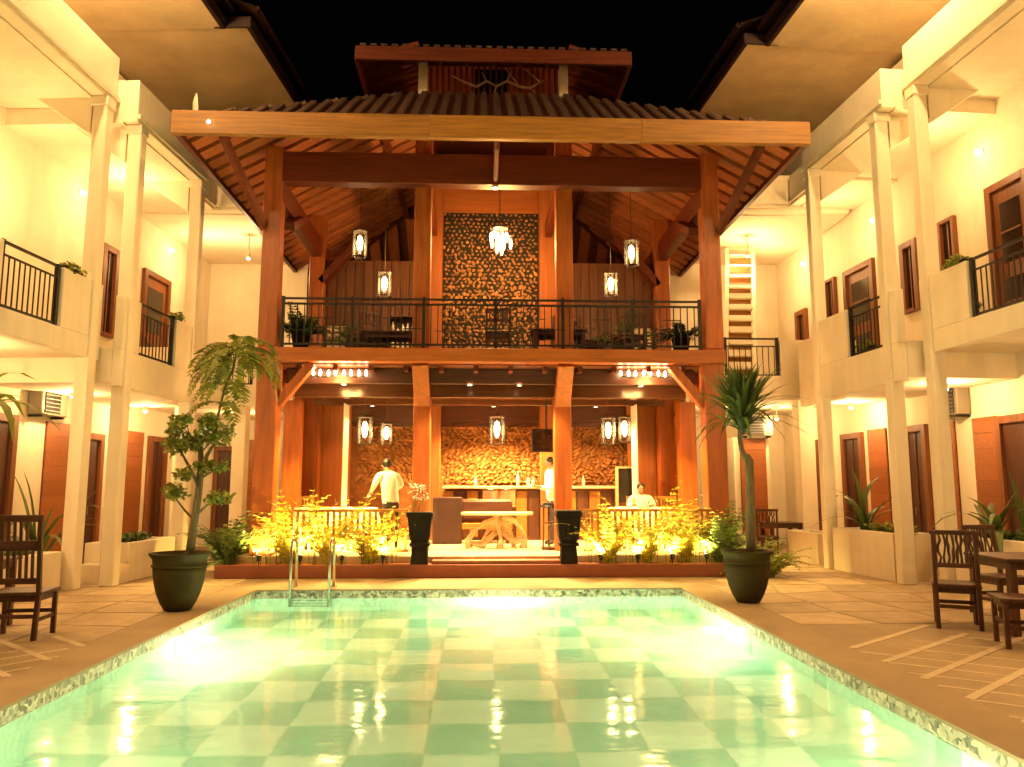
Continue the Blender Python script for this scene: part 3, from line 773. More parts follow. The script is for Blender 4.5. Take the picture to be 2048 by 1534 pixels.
# ---- gallery railing with its panels of squares
gr = MB(); y = 14.42
gr.box(CXP - 3.93, CXP + 3.93, y - .018, y + .018, 5.002, 5.038)
gr = gr.build('gallery_railing', 'iron', pav)
for z in (4.16, 4.92): box('rail', 'iron', gr, CXP - 3.93, CXP + 3.93, y - .018, y + .018, z - .018, z + .018)
def gbar(x, w, z0, z1, nm='baluster'): box(nm, 'iron', gr, CXP + x - w, CXP + x + w, y - w, y + w, z0, z1)
for x in (-3.9, -2.62, -1.3, .04, 1.3, 2.62, 3.9): gbar(x, .028, 4.08, 5.06, 'post')
for a in (-3.9, -2.62, -1.3, .04, 1.3, 2.62):
    for i in range(1, 10):
        x = a + i * (1.31 / 10)
        gbar(x, .009, 4.179, 4.90)
    for kx, kz in ((.19, 4.42), (.56, 4.66), (.94, 4.46)):
        box('square', 'iron', gr, CXP + a + kx, CXP + a + kx + .37, y - .007, y + .007, kz - .008, kz + .008)

# ---- back walls: pebble panel above, carved stone relief below
def stone(seed, sx, sy, sz, mname, jit=.22):
    bm = bmesh.new(); bmesh.ops.create_icosphere(bm, subdivisions=1, radius=.5)
    r = random.Random(seed)
    for v in bm.verts:
        q = 1 + r.uniform(-jit, jit); v.co = Vector((v.co.x * sx * q, v.co.y * sy, v.co.z * sz * q))
    me = bpy.data.meshes.new('stone'); bm.to_mesh(me); bm.free(); me.materials.append(MAT[mname]); return me
panel = box('pebble_panel', 'pebble_bed', pav, CXP - 1.15, CXP + 1.15, 18.30, 18.38, 4.07, 8.1)
pm = [stone(k, .112, .06, .090, 'pebble') for k in range(6)]
def scatter(meshes, spots, name, parent, most=300):
    """the first `most` spots become pieces of their own, the rest one joined part"""
    for s in spots[:most]: inst(meshes[s[0] % len(meshes)], name, s[1], parent, s[2], s[3])
    m = MB()
    for s in spots[most:]:
        me = meshes[s[0] % len(meshes)]; T = Matrix.LocRotScale(Vector(s[1]), Euler(s[2]), Vector(s[3]))
        m.add([T @ v.co for v in me.vertices], [tuple(p.vertices) for p in me.polygons])
    if m.v: m.build(name + '_field', meshes[0].materials[0].name, parent)['kind'] = 'stuff'
spots = []; z = 4.12; row = 0
while z < 8.05:
    x = -1.10 + (.055 if row % 2 else 0)
    while x < 1.12:
        q = 1.0 if z < 6 else max(.6, 1 - (z - 6) * .22)
        spots.append((rnd.randrange(6), (CXP + x + rnd.uniform(-.025, .025), 18.29 + rnd.uniform(-.012, .012), z + rnd.uniform(-.025, .025)), (rnd.uniform(-.4, .4), rnd.uniform(-1.5, 1.5), 0), (rnd.uniform(.4, 1.45) * q, rnd.uniform(.7, 1.3), rnd.uniform(.5, 1.4) * q)))
        x += .112
    z += .098; row += 1
scatter(pm, spots, 'pebble', panel)
# upper back panels either side, dark boards, with a board above the pebbles
pb('back_panel', 'orange_wood_x', -1.15, 1.15, 18.28, 18.4, 8.101, 8.75, .005)
for s in (-1, 1):
    pan = pb('back_panel', 'back_board', min(s * 1.54, s * 3.9), max(s * 1.54, s * 3.9), 18.36, 18.42, 4.08, 6.9, 0)
    for i in range(11):
        x = s * (1.62 + i * .215)
        pb('board', 'back_board', x - .095, x + .095, 18.335 + .004 * (i % 3), 18.359, 4.09, 6.85, 0, pan)
    # lit lattice screen at the outer end
    sc = pb('lattice_screen', 'screen_lit', min(s * 3.36, s * 3.84), max(s * 3.36, s * 3.84), 18.24, 18.27, 4.2, 5.3, 0)
    for i in range(4):
        x = s * (3.36 + i * .16)
        pb('lattice_bar', 'dark_wood_z', x - .012, x + .012, 18.215, 18.239, 4.2, 5.3, 0, sc)
    for i in range(7):
        zz = 4.2 + i * 1.1 / 6
        pb('lattice_bar', 'dark_wood_x', min(s * 3.36, s * 3.84), max(s * 3.36, s * 3.84), 18.214, 18.238, zz - .012, zz + .012, 0, sc)
rel = box('relief_wall', 'relief_back', pav, CXP - 4.2, CXP + 4.2, 19.3, 19.45, .34, 3.79)
rm = [stone(40 + k, .17, .13, .092, 'relief_stone', .34) for k in range(9)]
spots = []
for zi in range(20):
    z = 1.66 + zi * .078; x = -3.2 + rnd.uniform(0, .16)
    while x < 3.55:
        # the courses sweep diagonally, some rising to the right and some falling
        k = math.sin(x * 2.1 + z * 1.3) + .8 * math.sin(x * .9 - z * 2.4)
        ang = .62 if k > .35 else (-.6 if k < -.45 else rnd.uniform(-.9, .9))
        spots.append((rnd.randrange(9), (CXP + x, 19.29 + rnd.uniform(-.02, .015), z + rnd.uniform(-.02, .02)), (rnd.uniform(-.3, .3), -ang + rnd.uniform(-.35, .35), 0), (rnd.uniform(.5, 1.5), rnd.uniform(.5, 1.6), rnd.uniform(.6, 1.25))))
        x += rnd.uniform(.09, .17)
spots.sort(key=lambda s: abs(s[1][0] - .4))
scatter(rm, spots, 'relief_stone', rel)
# dark board over the back and side screens on the ground floor
pb('back_header', 'dark_wood_x', -4.1, 4.1, 19.18, 19.28, 3.0, 3.78, 0)
for s in (-1, 1):
    pb('screen_wall', 'orange_wood_z', s * 3.62 - .34, s * 3.62 + .34, 18.6, 18.75, .34, 3.79, .008)
    w = pb('side_wall', 'plaster', min(s * 4.28, s * 4.36), max(s * 4.28, s * 4.36), 17.0, 19.3, .34, 3.6, 0)
    for i in range(9):
        pb('plank', 'teak_y', min(s * 4.25, s * 4.279), max(s * 4.25, s * 4.279), 17.0, 19.2, .4 + i * .35, .4 + (i + 1) * .35 - .012, 0, w)
    c = MB()
    n = 14
    prof = [(CXP + s * (3.20 + .012 * math.sin(i * 1.9)), 17.1 + i * .05 + .02 * math.sin(i * 2.3)) for i in range(n)]
    c.prism(prof + [(p[0] + .012, p[1]) for p in reversed(prof)], .42, 3.35).build('curtain', 'cloth_white', pav)

# ---- low balustrades of the deck: a rail and upright slats, each its own piece
for x0, x1 in ((-3.93, -1.5), (1.62, 3.93)):
    b = MB(); b.box(CXP + x0, CXP + x1, 14.20, 14.25, 1.10, 1.15)
    b = b.build('balustrade', 'teak_x', pav, .004)
    box('bottom_rail', 'teak_x', b, CXP + x0, CXP + x1, 14.20, 14.25, .40, .44)
    n = int((x1 - x0) / .105)
    for i in range(n):
        x = x0 + (i + .5) * (x1 - x0) / n
        box('slat', 'teak_z', b, CXP + x - .022, CXP + x + .022, 14.213, 14.237, .441, 1.099)

# ================================================================== LAMPS OF THE PAVILION
def lantern(p, r, h, ztop, label, power, lit=True, group='hanging glass lanterns'):
    t = thing('hanging_lantern', label, 'lantern', p, group)
    x, y, z = p
    MB().tube([(x, y, z + h), (x, y, ztop)], .008, 6).build('cord', 'lamp_metal', t)
    MB().lathe([(r * .35, h - .01), (r * 1.05, h - .05), (r * 1.05, h - .07)], 16, p).build('cap', 'lamp_metal', t)
    MB().lathe([(r, .02), (r, h - .071)], 20, p, cap=False).build('glass', 'seeded_glass', t, smooth=True)
    MB().lathe([(r * 1.03, 0), (r * 1.03, .019), (r * .8, .0195), (r * .8, .001)], 20, p, cap=False).build('base_ring', 'lamp_metal', t)
    for k in range(4):
        a = k * math.pi / 2 + .4
        q = (x + r * 1.02 * math.cos(a), y + r * 1.02 * math.sin(a))
        MB().tube([(*q, z + .015), (*q, z + h - .06)], .008, 5).build('upright', 'lamp_metal', t)
    MB().lathe([(.012, h * .76), (.045, h * .70), (.06, h * .54), (.048, h * .34), (.015, h * .24)], 12, p).build('bulb', 'bulb', t, smooth=True)
    MB().tube([(x, y, z + h * .72), (x, y, z + h - .05)], .014, 6).build('socket', 'lamp_metal', t)
    lamp('lantern_light', 'POINT', (x, y, z + h * .5), power, LAMP, t, .05)
    return t
lantern((-2.53, 16.0, 6.28), .15, .62, 8.0, 'open glass lantern high under the rafters, upper left', 200)
lantern((-2.0, 16.0, 5.46), .14, .55, 8.0, 'lower glowing glass lantern above the gallery, left', 260)
lantern((3.18, 16.0, 6.16), .15, .60, 8.0, 'glass lantern high under the rafters, upper right', 200)
lantern((2.73, 16.0, 5.50), .14, .54, 8.0, 'lower glowing glass lantern above the gallery, right', 260)
lantern((-2.36, 16.2, 2.40), .15, .62, 3.70, 'glass lantern over the left dining table', 50)
lantern((-1.98, 16.7, 2.42), .12, .50, 3.70, 'smaller glass lantern behind the one over the left dining table', 30)
lantern((.35, 16.2, 2.40), .16, .64, 3.70, 'glowing glass lantern over the driftwood table at the centre', 75)
lantern((2.66, 16.2, 2.40), .15, .62, 3.70, 'glass lantern before the relief wall, right', 45)
lantern((3.02, 16.3, 2.45), .13, .60, 3.70, 'tall glass lantern next to the one before the relief wall, right', 40)

# cluster chandelier before the pebble panel
t = thing('chandelier', 'bright cluster chandelier hanging before the pebble panel', 'chandelier', (.40, 16.2, 6.45))
MB().tube([(.40, 16.2, 7.0), (.40, 16.2, 8.6)], .01, 6).build('cord', 'lamp_metal', t)
MB().lathe([(.02, .62), (.16, .58), (.18, .55), (.02, .54)], 18, (.40, 16.2, 6.45)).build('canopy', 'lamp_metal', t)
for k in range(14):
    a = k * 2.4; r = .04 + .015 * k; zz = 6.42 + .06 * ((k * 5) % 7)
    q = (.40 + r * math.cos(a), 16.2 + r * math.sin(a))
    d = MB().lathe([(.010, .0), (.034, .02), (.040, .16), (.028, .30), (.012, .31)], 10, (*q, zz)).build('drop', 'seeded_glass', t, smooth=True)
    MB().lathe([(.006, .05), (.022, .09), (.024, .16), (.008, .22)], 8, (*q, zz)).build('bulb', 'bulb', d, smooth=True)
    MB().tube([(*q, zz + .31), (*q, 7.0)], .004, 4).build('wire', 'lamp_metal', t)
lamp('chandelier_light', 'POINT', (.40, 16.2, 6.62), 520, LAMP, t, .16)

# two flat chandeliers of candle bulbs under the gallery
def candle_bar(x, y, z, label):
    t = thing('ceiling_chandelier', label, 'chandelier', (x, y, z), 'flat chandeliers under the gallery')
    MB().tube([(x, y, z), (x, y, 3.795)], .012, 6).build('stem', 'lamp_metal', t)
    MB().tube([(x - .52, y, z), (x - .3, y, z - .03), (x, y, z), (x + .3, y, z - .03), (x + .52, y, z)], .014, 6).build('arm', 'lamp_metal', t)
    for k in range(8):
        q = x - .50 + k * 1.0 / 7
        MB().lathe([(.018, 0), (.018, .03), (.028, .05), (.024, .075), (.006, .115)], 8, (q, y + .03 * (-1) ** k, z - .005)).build('bulb', 'bulb', t, smooth=True)
    lamp('chandelier_light', 'POINT', (x, y - .02, z - .12), 60, LAMP, t, .2)
candle_bar(-2.66, 14.82, 3.63, 'flat chandelier of candle bulbs under the gallery, left')
candle_bar(3.20, 14.82, 3.65, 'flat chandelier of candle bulbs under the gallery, right')

# recessed lamps of the pavilion; all but the tie beam one are added
def recessed(p, label, power, col=LAMP, ang=150):
    t = thing('recessed_lamp', label, 'downlight', p, 'recessed lamps of the pavilion')
    MB().lathe([(.05, -.02), (.075, -.02), (.08, 0), (.05, 0)], 16, p, cap=False).build('ring', 'lamp_metal', t)
    MB().lathe([(.001, -.018), (.049, -.014)], 16, p, cap=False).build('lens', 'bulb', t)
    lamp('recessed_light', 'SPOT', (p[0], p[1], p[2] - .03), power, col, t, .05, ang, .5, (0, 0, -1))
recessed((.27, 14.5, 7.258), 'small lit lamp under the middle of the tie beam', 90)
recessed((-.2, 14.95, 3.49), 'lamp in the valance left of the middle of the entrance', 800, WARM, 120)
recessed((.75, 14.95, 3.49), 'lamp in the valance right of the middle of the entrance', 800, WARM, 120)
recessed((.3, 17.5, 3.338), 'lamp in the ceiling beam before the bar', 2000, LAMP, 140)
recessed((-2.4, 17.5, 3.338), 'lamp in the ceiling beam before the left of the relief wall', 140, LAMP, 140)
recessed((2.6, 17.5, 3.338), 'lamp in the ceiling beam before the right of the relief wall', 450, LAMP, 140)
recessed((-2.6, 14.98, 3.49), 'lamp in the valance above the left dining table', 1000, GARD, 110)
recessed((3.1, 14.98, 3.49), 'lamp in the valance above the right dining table', 800, GARD, 110)
t = thing('eave_bulb', 'small round bulb on the left end of the front eave beam', 'bulb', (-4.47, 12.435, 7.48))
MB().tube([(-4.47, 12.439, 7.48), (-4.47, 12.415, 7.48)], .022, 10).build('socket', 'fitting', t)
MB().lathe([(.004, -.03), (.026, -.018), (.03, 0), (.02, .02), (.004, .028)], 12, (-4.47, 12.39, 7.48)).build('glass_bulb', 'downlight_lens', t, smooth=True)

# added garden spikes that brighten the planting in front of the balustrades
def spike(x, y, z, label, power, aim):
    t = thing('garden_fill_spot', label, 'spotlight', (x, y, z), 'garden spotlights in the pavilion planting')
    MB().tube([(x, y, z), (x, y, z + .10)], .012, 6).build('spike', 'black_plastic', t)
    a = Vector(aim).normalized(); p = Vector((x, y, z + .12))
    MB().tube([p - a * .05, p + a * .03], [.03, .045], 10).build('head', 'black_plastic', t)
    MB().tube([p + a * .031, p + a * .036], .038, 10).build('lens', 'bulb_soft', t)
    lamp('spike_light', 'SPOT', p + a * .06, power, GARD, t, .04, 140, .6, a)
for x, lab in ((-3.75, 'garden spotlight nearest the left corner post'), (-3.05, 'second garden spotlight from the left corner post'), (-2.35, 'third garden spotlight from the left corner post'), (-1.65, 'garden spotlight nearest the left dark planter'),
               (2.1, 'garden spotlight nearest the right dark planter'), (2.75, 'third garden spotlight from the right corner post'), (3.35, 'second garden spotlight from the right corner post'), (3.95, 'garden spotlight nearest the right corner post')):
    spike(x, 13.79, .226, lab, 300, (.0, .55, 1))

# ================================================================== PLANTS
def leaves(clouds, size, seed, flat=.5):
    r = np.random.default_rng(seed); V = []; F = []
    for (cx, cy_, cz, rx, ry, rz, n) in clouds:
        d = r.normal(size=(n, 3)); d /= np.linalg.norm(d, axis=1)[:, None]
        d *= (r.random(n) ** .45)[:, None]
        c = d * [rx, ry, rz] + [cx, cy_, cz]
        for p in c:
            a = r.normal(size=3); a[2] *= flat; a /= np.linalg.norm(a)
            b = np.cross(a, r.normal(size=3)); b /= np.linalg.norm(b)
            L = size * r.uniform(.6, 1.3); w = L * .36; k = len(V); nn = np.cross(a, b)
            V += [p, p + a * L * .5 + b * w + nn * w * .35, p + a * L, p + a * L * .5 - b * w + nn * w * .35]; F += [(k, k + 1, k + 2), (k, k + 2, k + 3)]
    m = MB(); m.v = [tuple(v) for v in V]; m.f = F; m.mi = [0] * len(F)
    return m

def strap_mesh(L, w, bend, mname, segs=7, fold=.25):
    V = []; F = []
    for i in range(segs + 1):
        t = i / segs; ang = bend * t * t
        x = L * t * math.cos(ang * .9) if True else 0
        y_ = L * (t - .35 * bend * t * t * .5); rr = w * (math.sin(math.pi * min(1, .18 + .82 * t)) ** .6 if t < 1 else .02)
        V += [(-rr, L * t * math.sin(min(1.5, ang)), L * t * math.cos(ang)), (0, L * t * math.sin(min(1.5, ang)) - rr * fold, L * t * math.cos(ang)), (rr, L * t * math.sin(min(1.5, ang)), L * t * math.cos(ang))]
        if i:
            k = 3 * i
            F += [(k - 3, k - 2, k + 1, k), (k - 2, k - 1, k + 2, k + 1)]
    me = bpy.data.meshes.new('leaf'); me.from_pydata(V, [], F); me.materials.append(MAT[mname]); me.polygons.foreach_set('use_smooth', [True] * len(F)); return me

def frond(m, p, d, L, n, droop, leafl, r):
    """pinnate leaf: a drooping rib with paired leaflets"""
    p = Vector(p); d = Vector(d).normalized(); pts = [p.copy()]
    for i in range(n):
        d = (d + Vector((0, 0, -droop / n))).normalized(); p = p + d * (L / n); pts.append(p.copy())
    m.tube(pts, [.010 * (1 - .8 * i / n) for i in range(n + 1)], 4, False)
    for i in range(1, n + 1):
        dd = (pts[i] - pts[i - 1]).normalized(); s = dd.cross(Vector((0, 0, 1)))
        if s.length < .05: s = Vector((1, 0, 0))
        s.normalize(); ll = leafl * (math.sin(math.pi * (.12 + .8 * i / n)) + .25)
        for sg in (-1, 1):
            e = pts[i] + (s * sg * ll + dd * ll * .45 + Vector((0, 0, -ll * .35 * r.random())))
            w = dd * ll * .28
            mid = (pts[i] + e) / 2 + Vector((0, 0, ll * .08))
            m.add([pts[i], mid + w, e, mid - w], [(0, 1, 2), (0, 2, 3)])

POT = [(.165, 0), (.19, .012), (.25, .10), (.305, .22), (.345, .36), (.366, .48), (.372, .555)]
def pot(p, s, sz, label, name='plant_pot'):
    t = thing(name, label, 'pot', p, 'big green glazed pots by the pool')
    MB().lathe([(r * s, z * sz) for r, z in POT] + [(.33 * s, .555 * sz), (.30 * s, .52 * sz)], 40, p).build('body', 'pot_green', t, smooth=True)
    MB().lathe([(r * s, z * sz) for r, z in ((.374, .556), (.392, .563), (.392, .582), (.372, .592), (.382, .66), (.43, .715), (.435, .735), (.36, .735), (.34, .58))], 40, p, cap=False).build('rim', 'pot_green', t, smooth=True)
    MB().lathe([(.001, .66 * sz), (.34 * s, .65 * sz)], 24, p, cap=False).build('soil', 'soil', t)
    return t
pot((-3.79, 10.32, .006), .86, .97, 'green pot with a wide rim at the left pool corner')
pot((3.62, 10.72, .006), .81, .93, 'green rounded pot at the right pool corner')

# potted tree, left: clipped tiers on a bending trunk, a second stem with long drooping leaves
rr = random.Random(3)
tr = thing('potted_tree', 'tiered flowering tree with drooping feathery leaves in the left pot', 'tree', (-3.75, 10.3, .62))
trunk = MB()
trunk.tube([(-3.68, 10.3, .60), (-3.64, 10.3, 1.0), (-3.60, 10.31, 1.45), (-3.58, 10.3, 1.80), (-3.60, 10.3, 2.05)], [.055, .05, .046, .042, .03], 9)
trunk.tube([(-3.59, 10.3, 1.72), (-3.50, 10.27, 1.95), (-3.40, 10.3, 2.15)], [.03, .026, .014], 7)
trunk.tube([(-3.60, 10.3, 1.55), (-3.75, 10.35, 1.80), (-3.88, 10.3, 2.05)], [.026, .02, .012], 7)
trunk.tube([(-3.60, 10.3, 1.2), (-3.45, 10.22, 1.32), (-3.33, 10.2, 1.36)], [.018, .014, .008], 6)
trunk.tube([(-3.61, 10.3, 1.1), (-3.78, 10.35, 1.25), (-3.9, 10.3, 1.42)], [.018, .014, .008], 6)
trunk.tube([(-3.42, 10.3, 2.12), (-3.40, 10.3, 2.45), (-3.34, 10.32, 2.80), (-3.24, 10.34, 3.10), (-3.20, 10.34, 3.40)], [.017, .016, .015, .014, .010], 7)
extra = []
for k in range(11):                       # thin shoots that break the outline of the tiers
    a = rr.uniform(0, 6.28); z0 = rr.choice((1.35, 1.75, 2.05, 2.1, 2.2)); x0 = -3.60 + rr.uniform(-.12, .12)
    e = (x0 + rr.uniform(.18, .42) * math.cos(a), 10.3 + .3 * math.sin(a), z0 + rr.uniform(.02, .22))
    trunk.tube([(-3.60, 10.3, z0 - .12), ((x0 + e[0]) / 2, (10.3 + e[1]) / 2, z0), e], [.012, .009, .004], 5)
    extra.append((*e, .09, .09, .07, rr.randint(35, 70)))
trunk.build('trunk', 'bark', tr, smooth=True)
leaves([(-3.42, 10.3, 2.22, .24, .20, .16, 260), (-3.72, 10.28, 2.13, .26, .2, .14, 230), (-3.92, 10.33, 2.08, .16, .16, .13, 140),
        (-3.30, 10.2, 1.40, .18, .15, .09, 120), (-3.90, 10.3, 1.48, .16, .14, .12, 130), (-3.52, 10.25, 1.80, .14, .12, .09, 170), (-3.75, 10.2, 1.70, .1, .1, .09, 90)] + extra, .075, 5).build('crown', 'leaf_bright', tr)
leaves([(-3.45, 10.16, 2.30, .2, .1, .1, 26), (-3.75, 10.14, 2.2, .2, .1, .08, 22)], .045, 8).build('blossom', 'flower', tr)
fm = MB()
for k in range(15):
    a = k * 2.399 + .4
    frond(fm, (-3.20 + .02 * math.cos(a), 10.34, 3.40 - .015 * k), (math.cos(a) - .2, .7 * math.sin(a), .80 - .05 * k), rr.uniform(.55, .88), 14, 2.3, .15, rr)
for q in ((-3.38, 2.62), (-3.28, 2.88)):
    for k in range(3):
        frond(fm, (q[0], 10.31, q[1]), (math.cos(k * 2.2 + 2.6), math.sin(k * 2), .5), .55, 10, 2.0, .11, rr)
fm.build('drooping_leaves', 'leaf_bright', tr)

# yucca, right: a kinked trunk with a burst of strap leaves
yu = thing('yucca', 'spiky yucca on a kinked trunk in the right pot', 'tree', (3.65, 10.7, .60))
MB().tube([(3.68, 10.7, .55), (3.69, 10.7, 1.1), (3.70, 10.7, 1.55), (3.70, 10.7, 1.90), (3.66, 10.7, 1.97)], [.07, .065, .062, .058, .05], 10).build('trunk', 'bark', yu, smooth=True)
MB().tube([(3.68, 10.7, 1.86), (3.60, 10.7, 2.05), (3.58, 10.7, 2.22), (3.62, 10.7, 2.40)], [.04, .036, .034, .05], 8).build('neck', 'bark', yu, smooth=True)
sm = [strap_mesh(L, .016, b, 'leaf_mid' if i % 3 else 'leaf_dark') for i, (L, b) in enumerate(((.88, .06), (.95, .14), (.84, .28), (.9, .5), (.75, .8), (.92, .2)))]
for k in range(260):
    az = rr.uniform(0, 2 * math.pi); tilt = abs(rr.gauss(0, .42)) if k < 225 else rr.uniform(.4, .8)
    inst(rr.choice(sm[:3] if tilt < .5 else sm[2:]), 'leaf', (3.62 + rr.uniform(-.03, .03), 10.7 + rr.uniform(-.03, .03), 2.34 + rr.uniform(-.08, .08)), yu,
         (-tilt, 0, az), (rr.uniform(1.0, 1.9),) * 2 + (rr.uniform(.75, 1.08),))

def fern(p, n, L, spread, m, label, name='fern_bush', seed=1, cat='plant', group=None, up=.9):
    r = random.Random(seed); t = thing(name, label, cat, p, group); f = MB()
    for k in range(n):
        a = r.uniform(0, 2 * math.pi); q = Vector(p) + Vector((r.uniform(-.08, .08), r.uniform(-.08, .08), 0))
        frond(f, q, (spread * math.cos(a), spread * .7 * math.sin(a), up * r.uniform(.6, 1.2)), L * r.uniform(.6, 1.1), 11, r.uniform(.8, 1.9), .11, r)
    f.build('fronds', m, t)
    MB().tube([p, Vector(p) + Vector((.01, .01, L * .22))], [.025, .015], 6).build('stem', 'bark', t)
    return t
G1 = 'fern bushes before the balustrades'
for i, (x, h, m, lab) in enumerate(((-4.30, .75, 'leaf_mid', 'green fern beside the left corner post of the pavilion'), (-3.30, .95, 'leaf_yellow_lit', 'yellow lit fern before the left balustrade, next to the corner post'),
        (-2.60, 1.0, 'leaf_yellow_lit', 'brightest yellow fern before the middle of the left balustrade'), (-1.9, .8, 'leaf_yellow_lit', 'yellow fern before the left balustrade, next to the dark planter'),
        (2.25, .85, 'leaf_yellow_lit', 'yellow fern before the right balustrade, next to the dark planter'), (2.95, 1.0, 'leaf_yellow_lit', 'brightest yellow fern before the middle of the right balustrade'),
        (3.65, .95, 'leaf_yellow_lit', 'yellow green fern before the right balustrade, next to the corner post'), (4.25, .8, 'leaf_mid', 'green fern beside the right corner post of the pavilion'))):
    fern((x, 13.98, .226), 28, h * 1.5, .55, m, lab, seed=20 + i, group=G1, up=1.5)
fern((-4.55, 14.9, .0), 34, 1.0, .5, 'leaf_mid', 'dark upright shrub between the left post and the wing', 'shrub', 41)
fern((4.75, 14.5, 0), 34, 1.05, .6, 'leaf_mid', 'leafy shrub between the right post and the yucca', 'shrub', 42)
fern((4.95, 13.6, 0), 24, .9, .5, 'leaf_bright', 'bright green shrub behind the right pot', 'shrub', 43)

# small flowering stalks in front of the balustrades
def stalks(x0, x1, n, label, seed):
    r = random.Random(seed); t = thing('flower_bed', label, 'plants', ((x0 + x1) / 2, 13.9, .226)); s = MB(); b = []
    for k in range(n):
        x = r.uniform(x0, x1); y_ = r.uniform(13.8, 13.93); h = r.uniform(.25, .65)
        s.tube([(x, y_, .226), (x + r.uniform(-.04, .04), y_, .226 + h)], [.007, .004], 4)
        b.append((x, y_, .226 + h, .05, .05, .07, 9))
    s.build('stalks', 'leaf_mid', t); leaves(b, .06, seed).build('leaves', 'leaf_bright', t)
    t['kind'] = 'stuff'
stalks(-4.35, -1.3, 42, 'thin leafy stalks along the left half of the plinth', 4)
stalks(1.9, 4.2, 32, 'thin leafy stalks along the right half of the plinth', 5)

# planting of the wing planters
def clump(p, n, L, w, m, label, seed, spread=.7, group='strap leaved plants in the wing planters', name='strap_plant'):
    r = random.Random(seed); t = thing(name, label, 'plant', p, group)
    ms = [strap_mesh(L, w, b, m) for b in (.15, .5, .9)]
    for k in range(n):
        inst(r.choice(ms), 'leaf', Vector(p) + Vector((r.uniform(-.05, .05), r.uniform(-.05, .05), 0)), t, (-abs(r.gauss(0, spread * .6)), 0, r.uniform(0, 6.28)), (1, 1, r.uniform(.6, 1.1)))
    return t
def cover(f, u0, u1, v0, v1, z, n, label, m, seed):
    r = random.Random(seed); cl = []
    for k in range(8):
        u = u0 + (u1 - u0) * (k + .5) / 8
        cl.append((*f(u, (v0 + v1) / 2, z + .03), .14, .18, .10, n // 8))
    t = thing('planter_hedge', label, 'hedge', f((u0 + u1) / 2, (v0 + v1) / 2, z), 'low hedges in the wing planters')
    leaves(cl, .075, seed).build('foliage', m, t)
    b = MB()
    for k in range(6):
        p = Vector(f(u0 + (u1 - u0) * (k + .5) / 6, (v0 + v1) / 2, z)); b.tube([p - Vector((0, 0, .07)), p + Vector((0, 0, .08))], .008, 5)
    b.build('stems', 'bark', t)
cover(FL, 9.8, 11.4, 7.2, 7.7, .58, 900, 'low dark hedge behind the high backed chair', 'leaf_mid', 51)
cover(FL, 13.15, 14.2, 6.85, 7.4, .62, 800, 'low hedge in the white planter left of the potted tree', 'leaf_mid', 52)
cover(FR, 12.5, 13.6, 7.6, 8.1, .78, 900, 'bright green low hedge in the white planter, right wing', 'leaf_bright', 53)
cover(FR, 9.5, 11.2, 8.0, 8.5, .80, 900, 'dark low hedge behind the terrace table', 'leaf_mid', 54)
clump(FR(13.85, 7.85, .70), 11, 1.15, .06, 'leaf_mid', 'tall broad leaved plant in the planter by the far right column', 61, .5)
clump(FR(11.0, 8.25, .74), 12, 1.1, .05, 'leaf_mid', 'spiky plant in the planter behind the terrace table', 62, .7)
clump(FR(11.05, 8.85, .0), 12, 1.7, .05, 'leaf_mid', 'tall spiky plant before the dark ground floor door, right wing', 63, .4)
clump(FL(13.1, 8.35, .0), 14, 1.75, .05, 'leaf_mid', 'tall spiky plant against the orange boards, left wing', 64, .35)
palm = clump((-4.78, 7.60, 2.15), 30, .85, .05, 'leaf_bright', 'palm with arching green leaves at the left edge above the chair', 65, 1.0, None, 'palm_plant')
MB().tube([(-4.85, 7.6, .75), (-4.84, 7.6, 1.5), (-4.78, 7.6, 2.17)], [.05, .04, .045], 9).build('stem', 'bark', palm, smooth=True)
tp = thing('tall_planter', 'dark tall planter under the arching leaves at the left edge', 'pot', (-4.85, 7.60, 0))
MB().lathe([(.16, 0), (.18, .02), (.24, .8), (.25, .90), (.21, .90), (.20, .80)], 24, (-4.85, 7.60, 0)).build('body', 'pot_dark', tp, smooth=True)
def vine(f, u, v, z, label, seed, n=150, du=.18):
    t = thing('balcony_plant', label, 'plant', f(u, v, z), 'small plants on the balcony walls')
    leaves([(*f(u, v, z + .06), .16, .14, .08, n), (*f(u + du, v, z + .04), .14, .12, .07, n // 2)], .07, seed).build('foliage', 'leaf_bright', t)
    MB(f).box(u - .15, u + du + .1, v - .05, v + .05, z + .001, z + .05).build('tray', 'pot_dark', t)
vine(FL, 11.35, 7.08, 4.78, 'green plant on the left balcony wall beside the long railing', 71)
vine(FL, 14.12, 6.73, 4.62, 'green plant on the second left balcony wall', 72, du=.08)
vine(FR, 10.9, 7.93, 4.90, 'green plant on the right balcony wall beside the long railing', 73)
vine(FR, 12.5, 9.25, 4.60, 'green plant below the narrow window, right wing', 74)
vine(FR, 13.25, 7.75, 4.0, 'trailing plant behind the second right railing', 75, 200)
vine(FR, 14.9, 8.1, 4.70, 'green box plant on the far right balcony wall', 76, 160, .5)

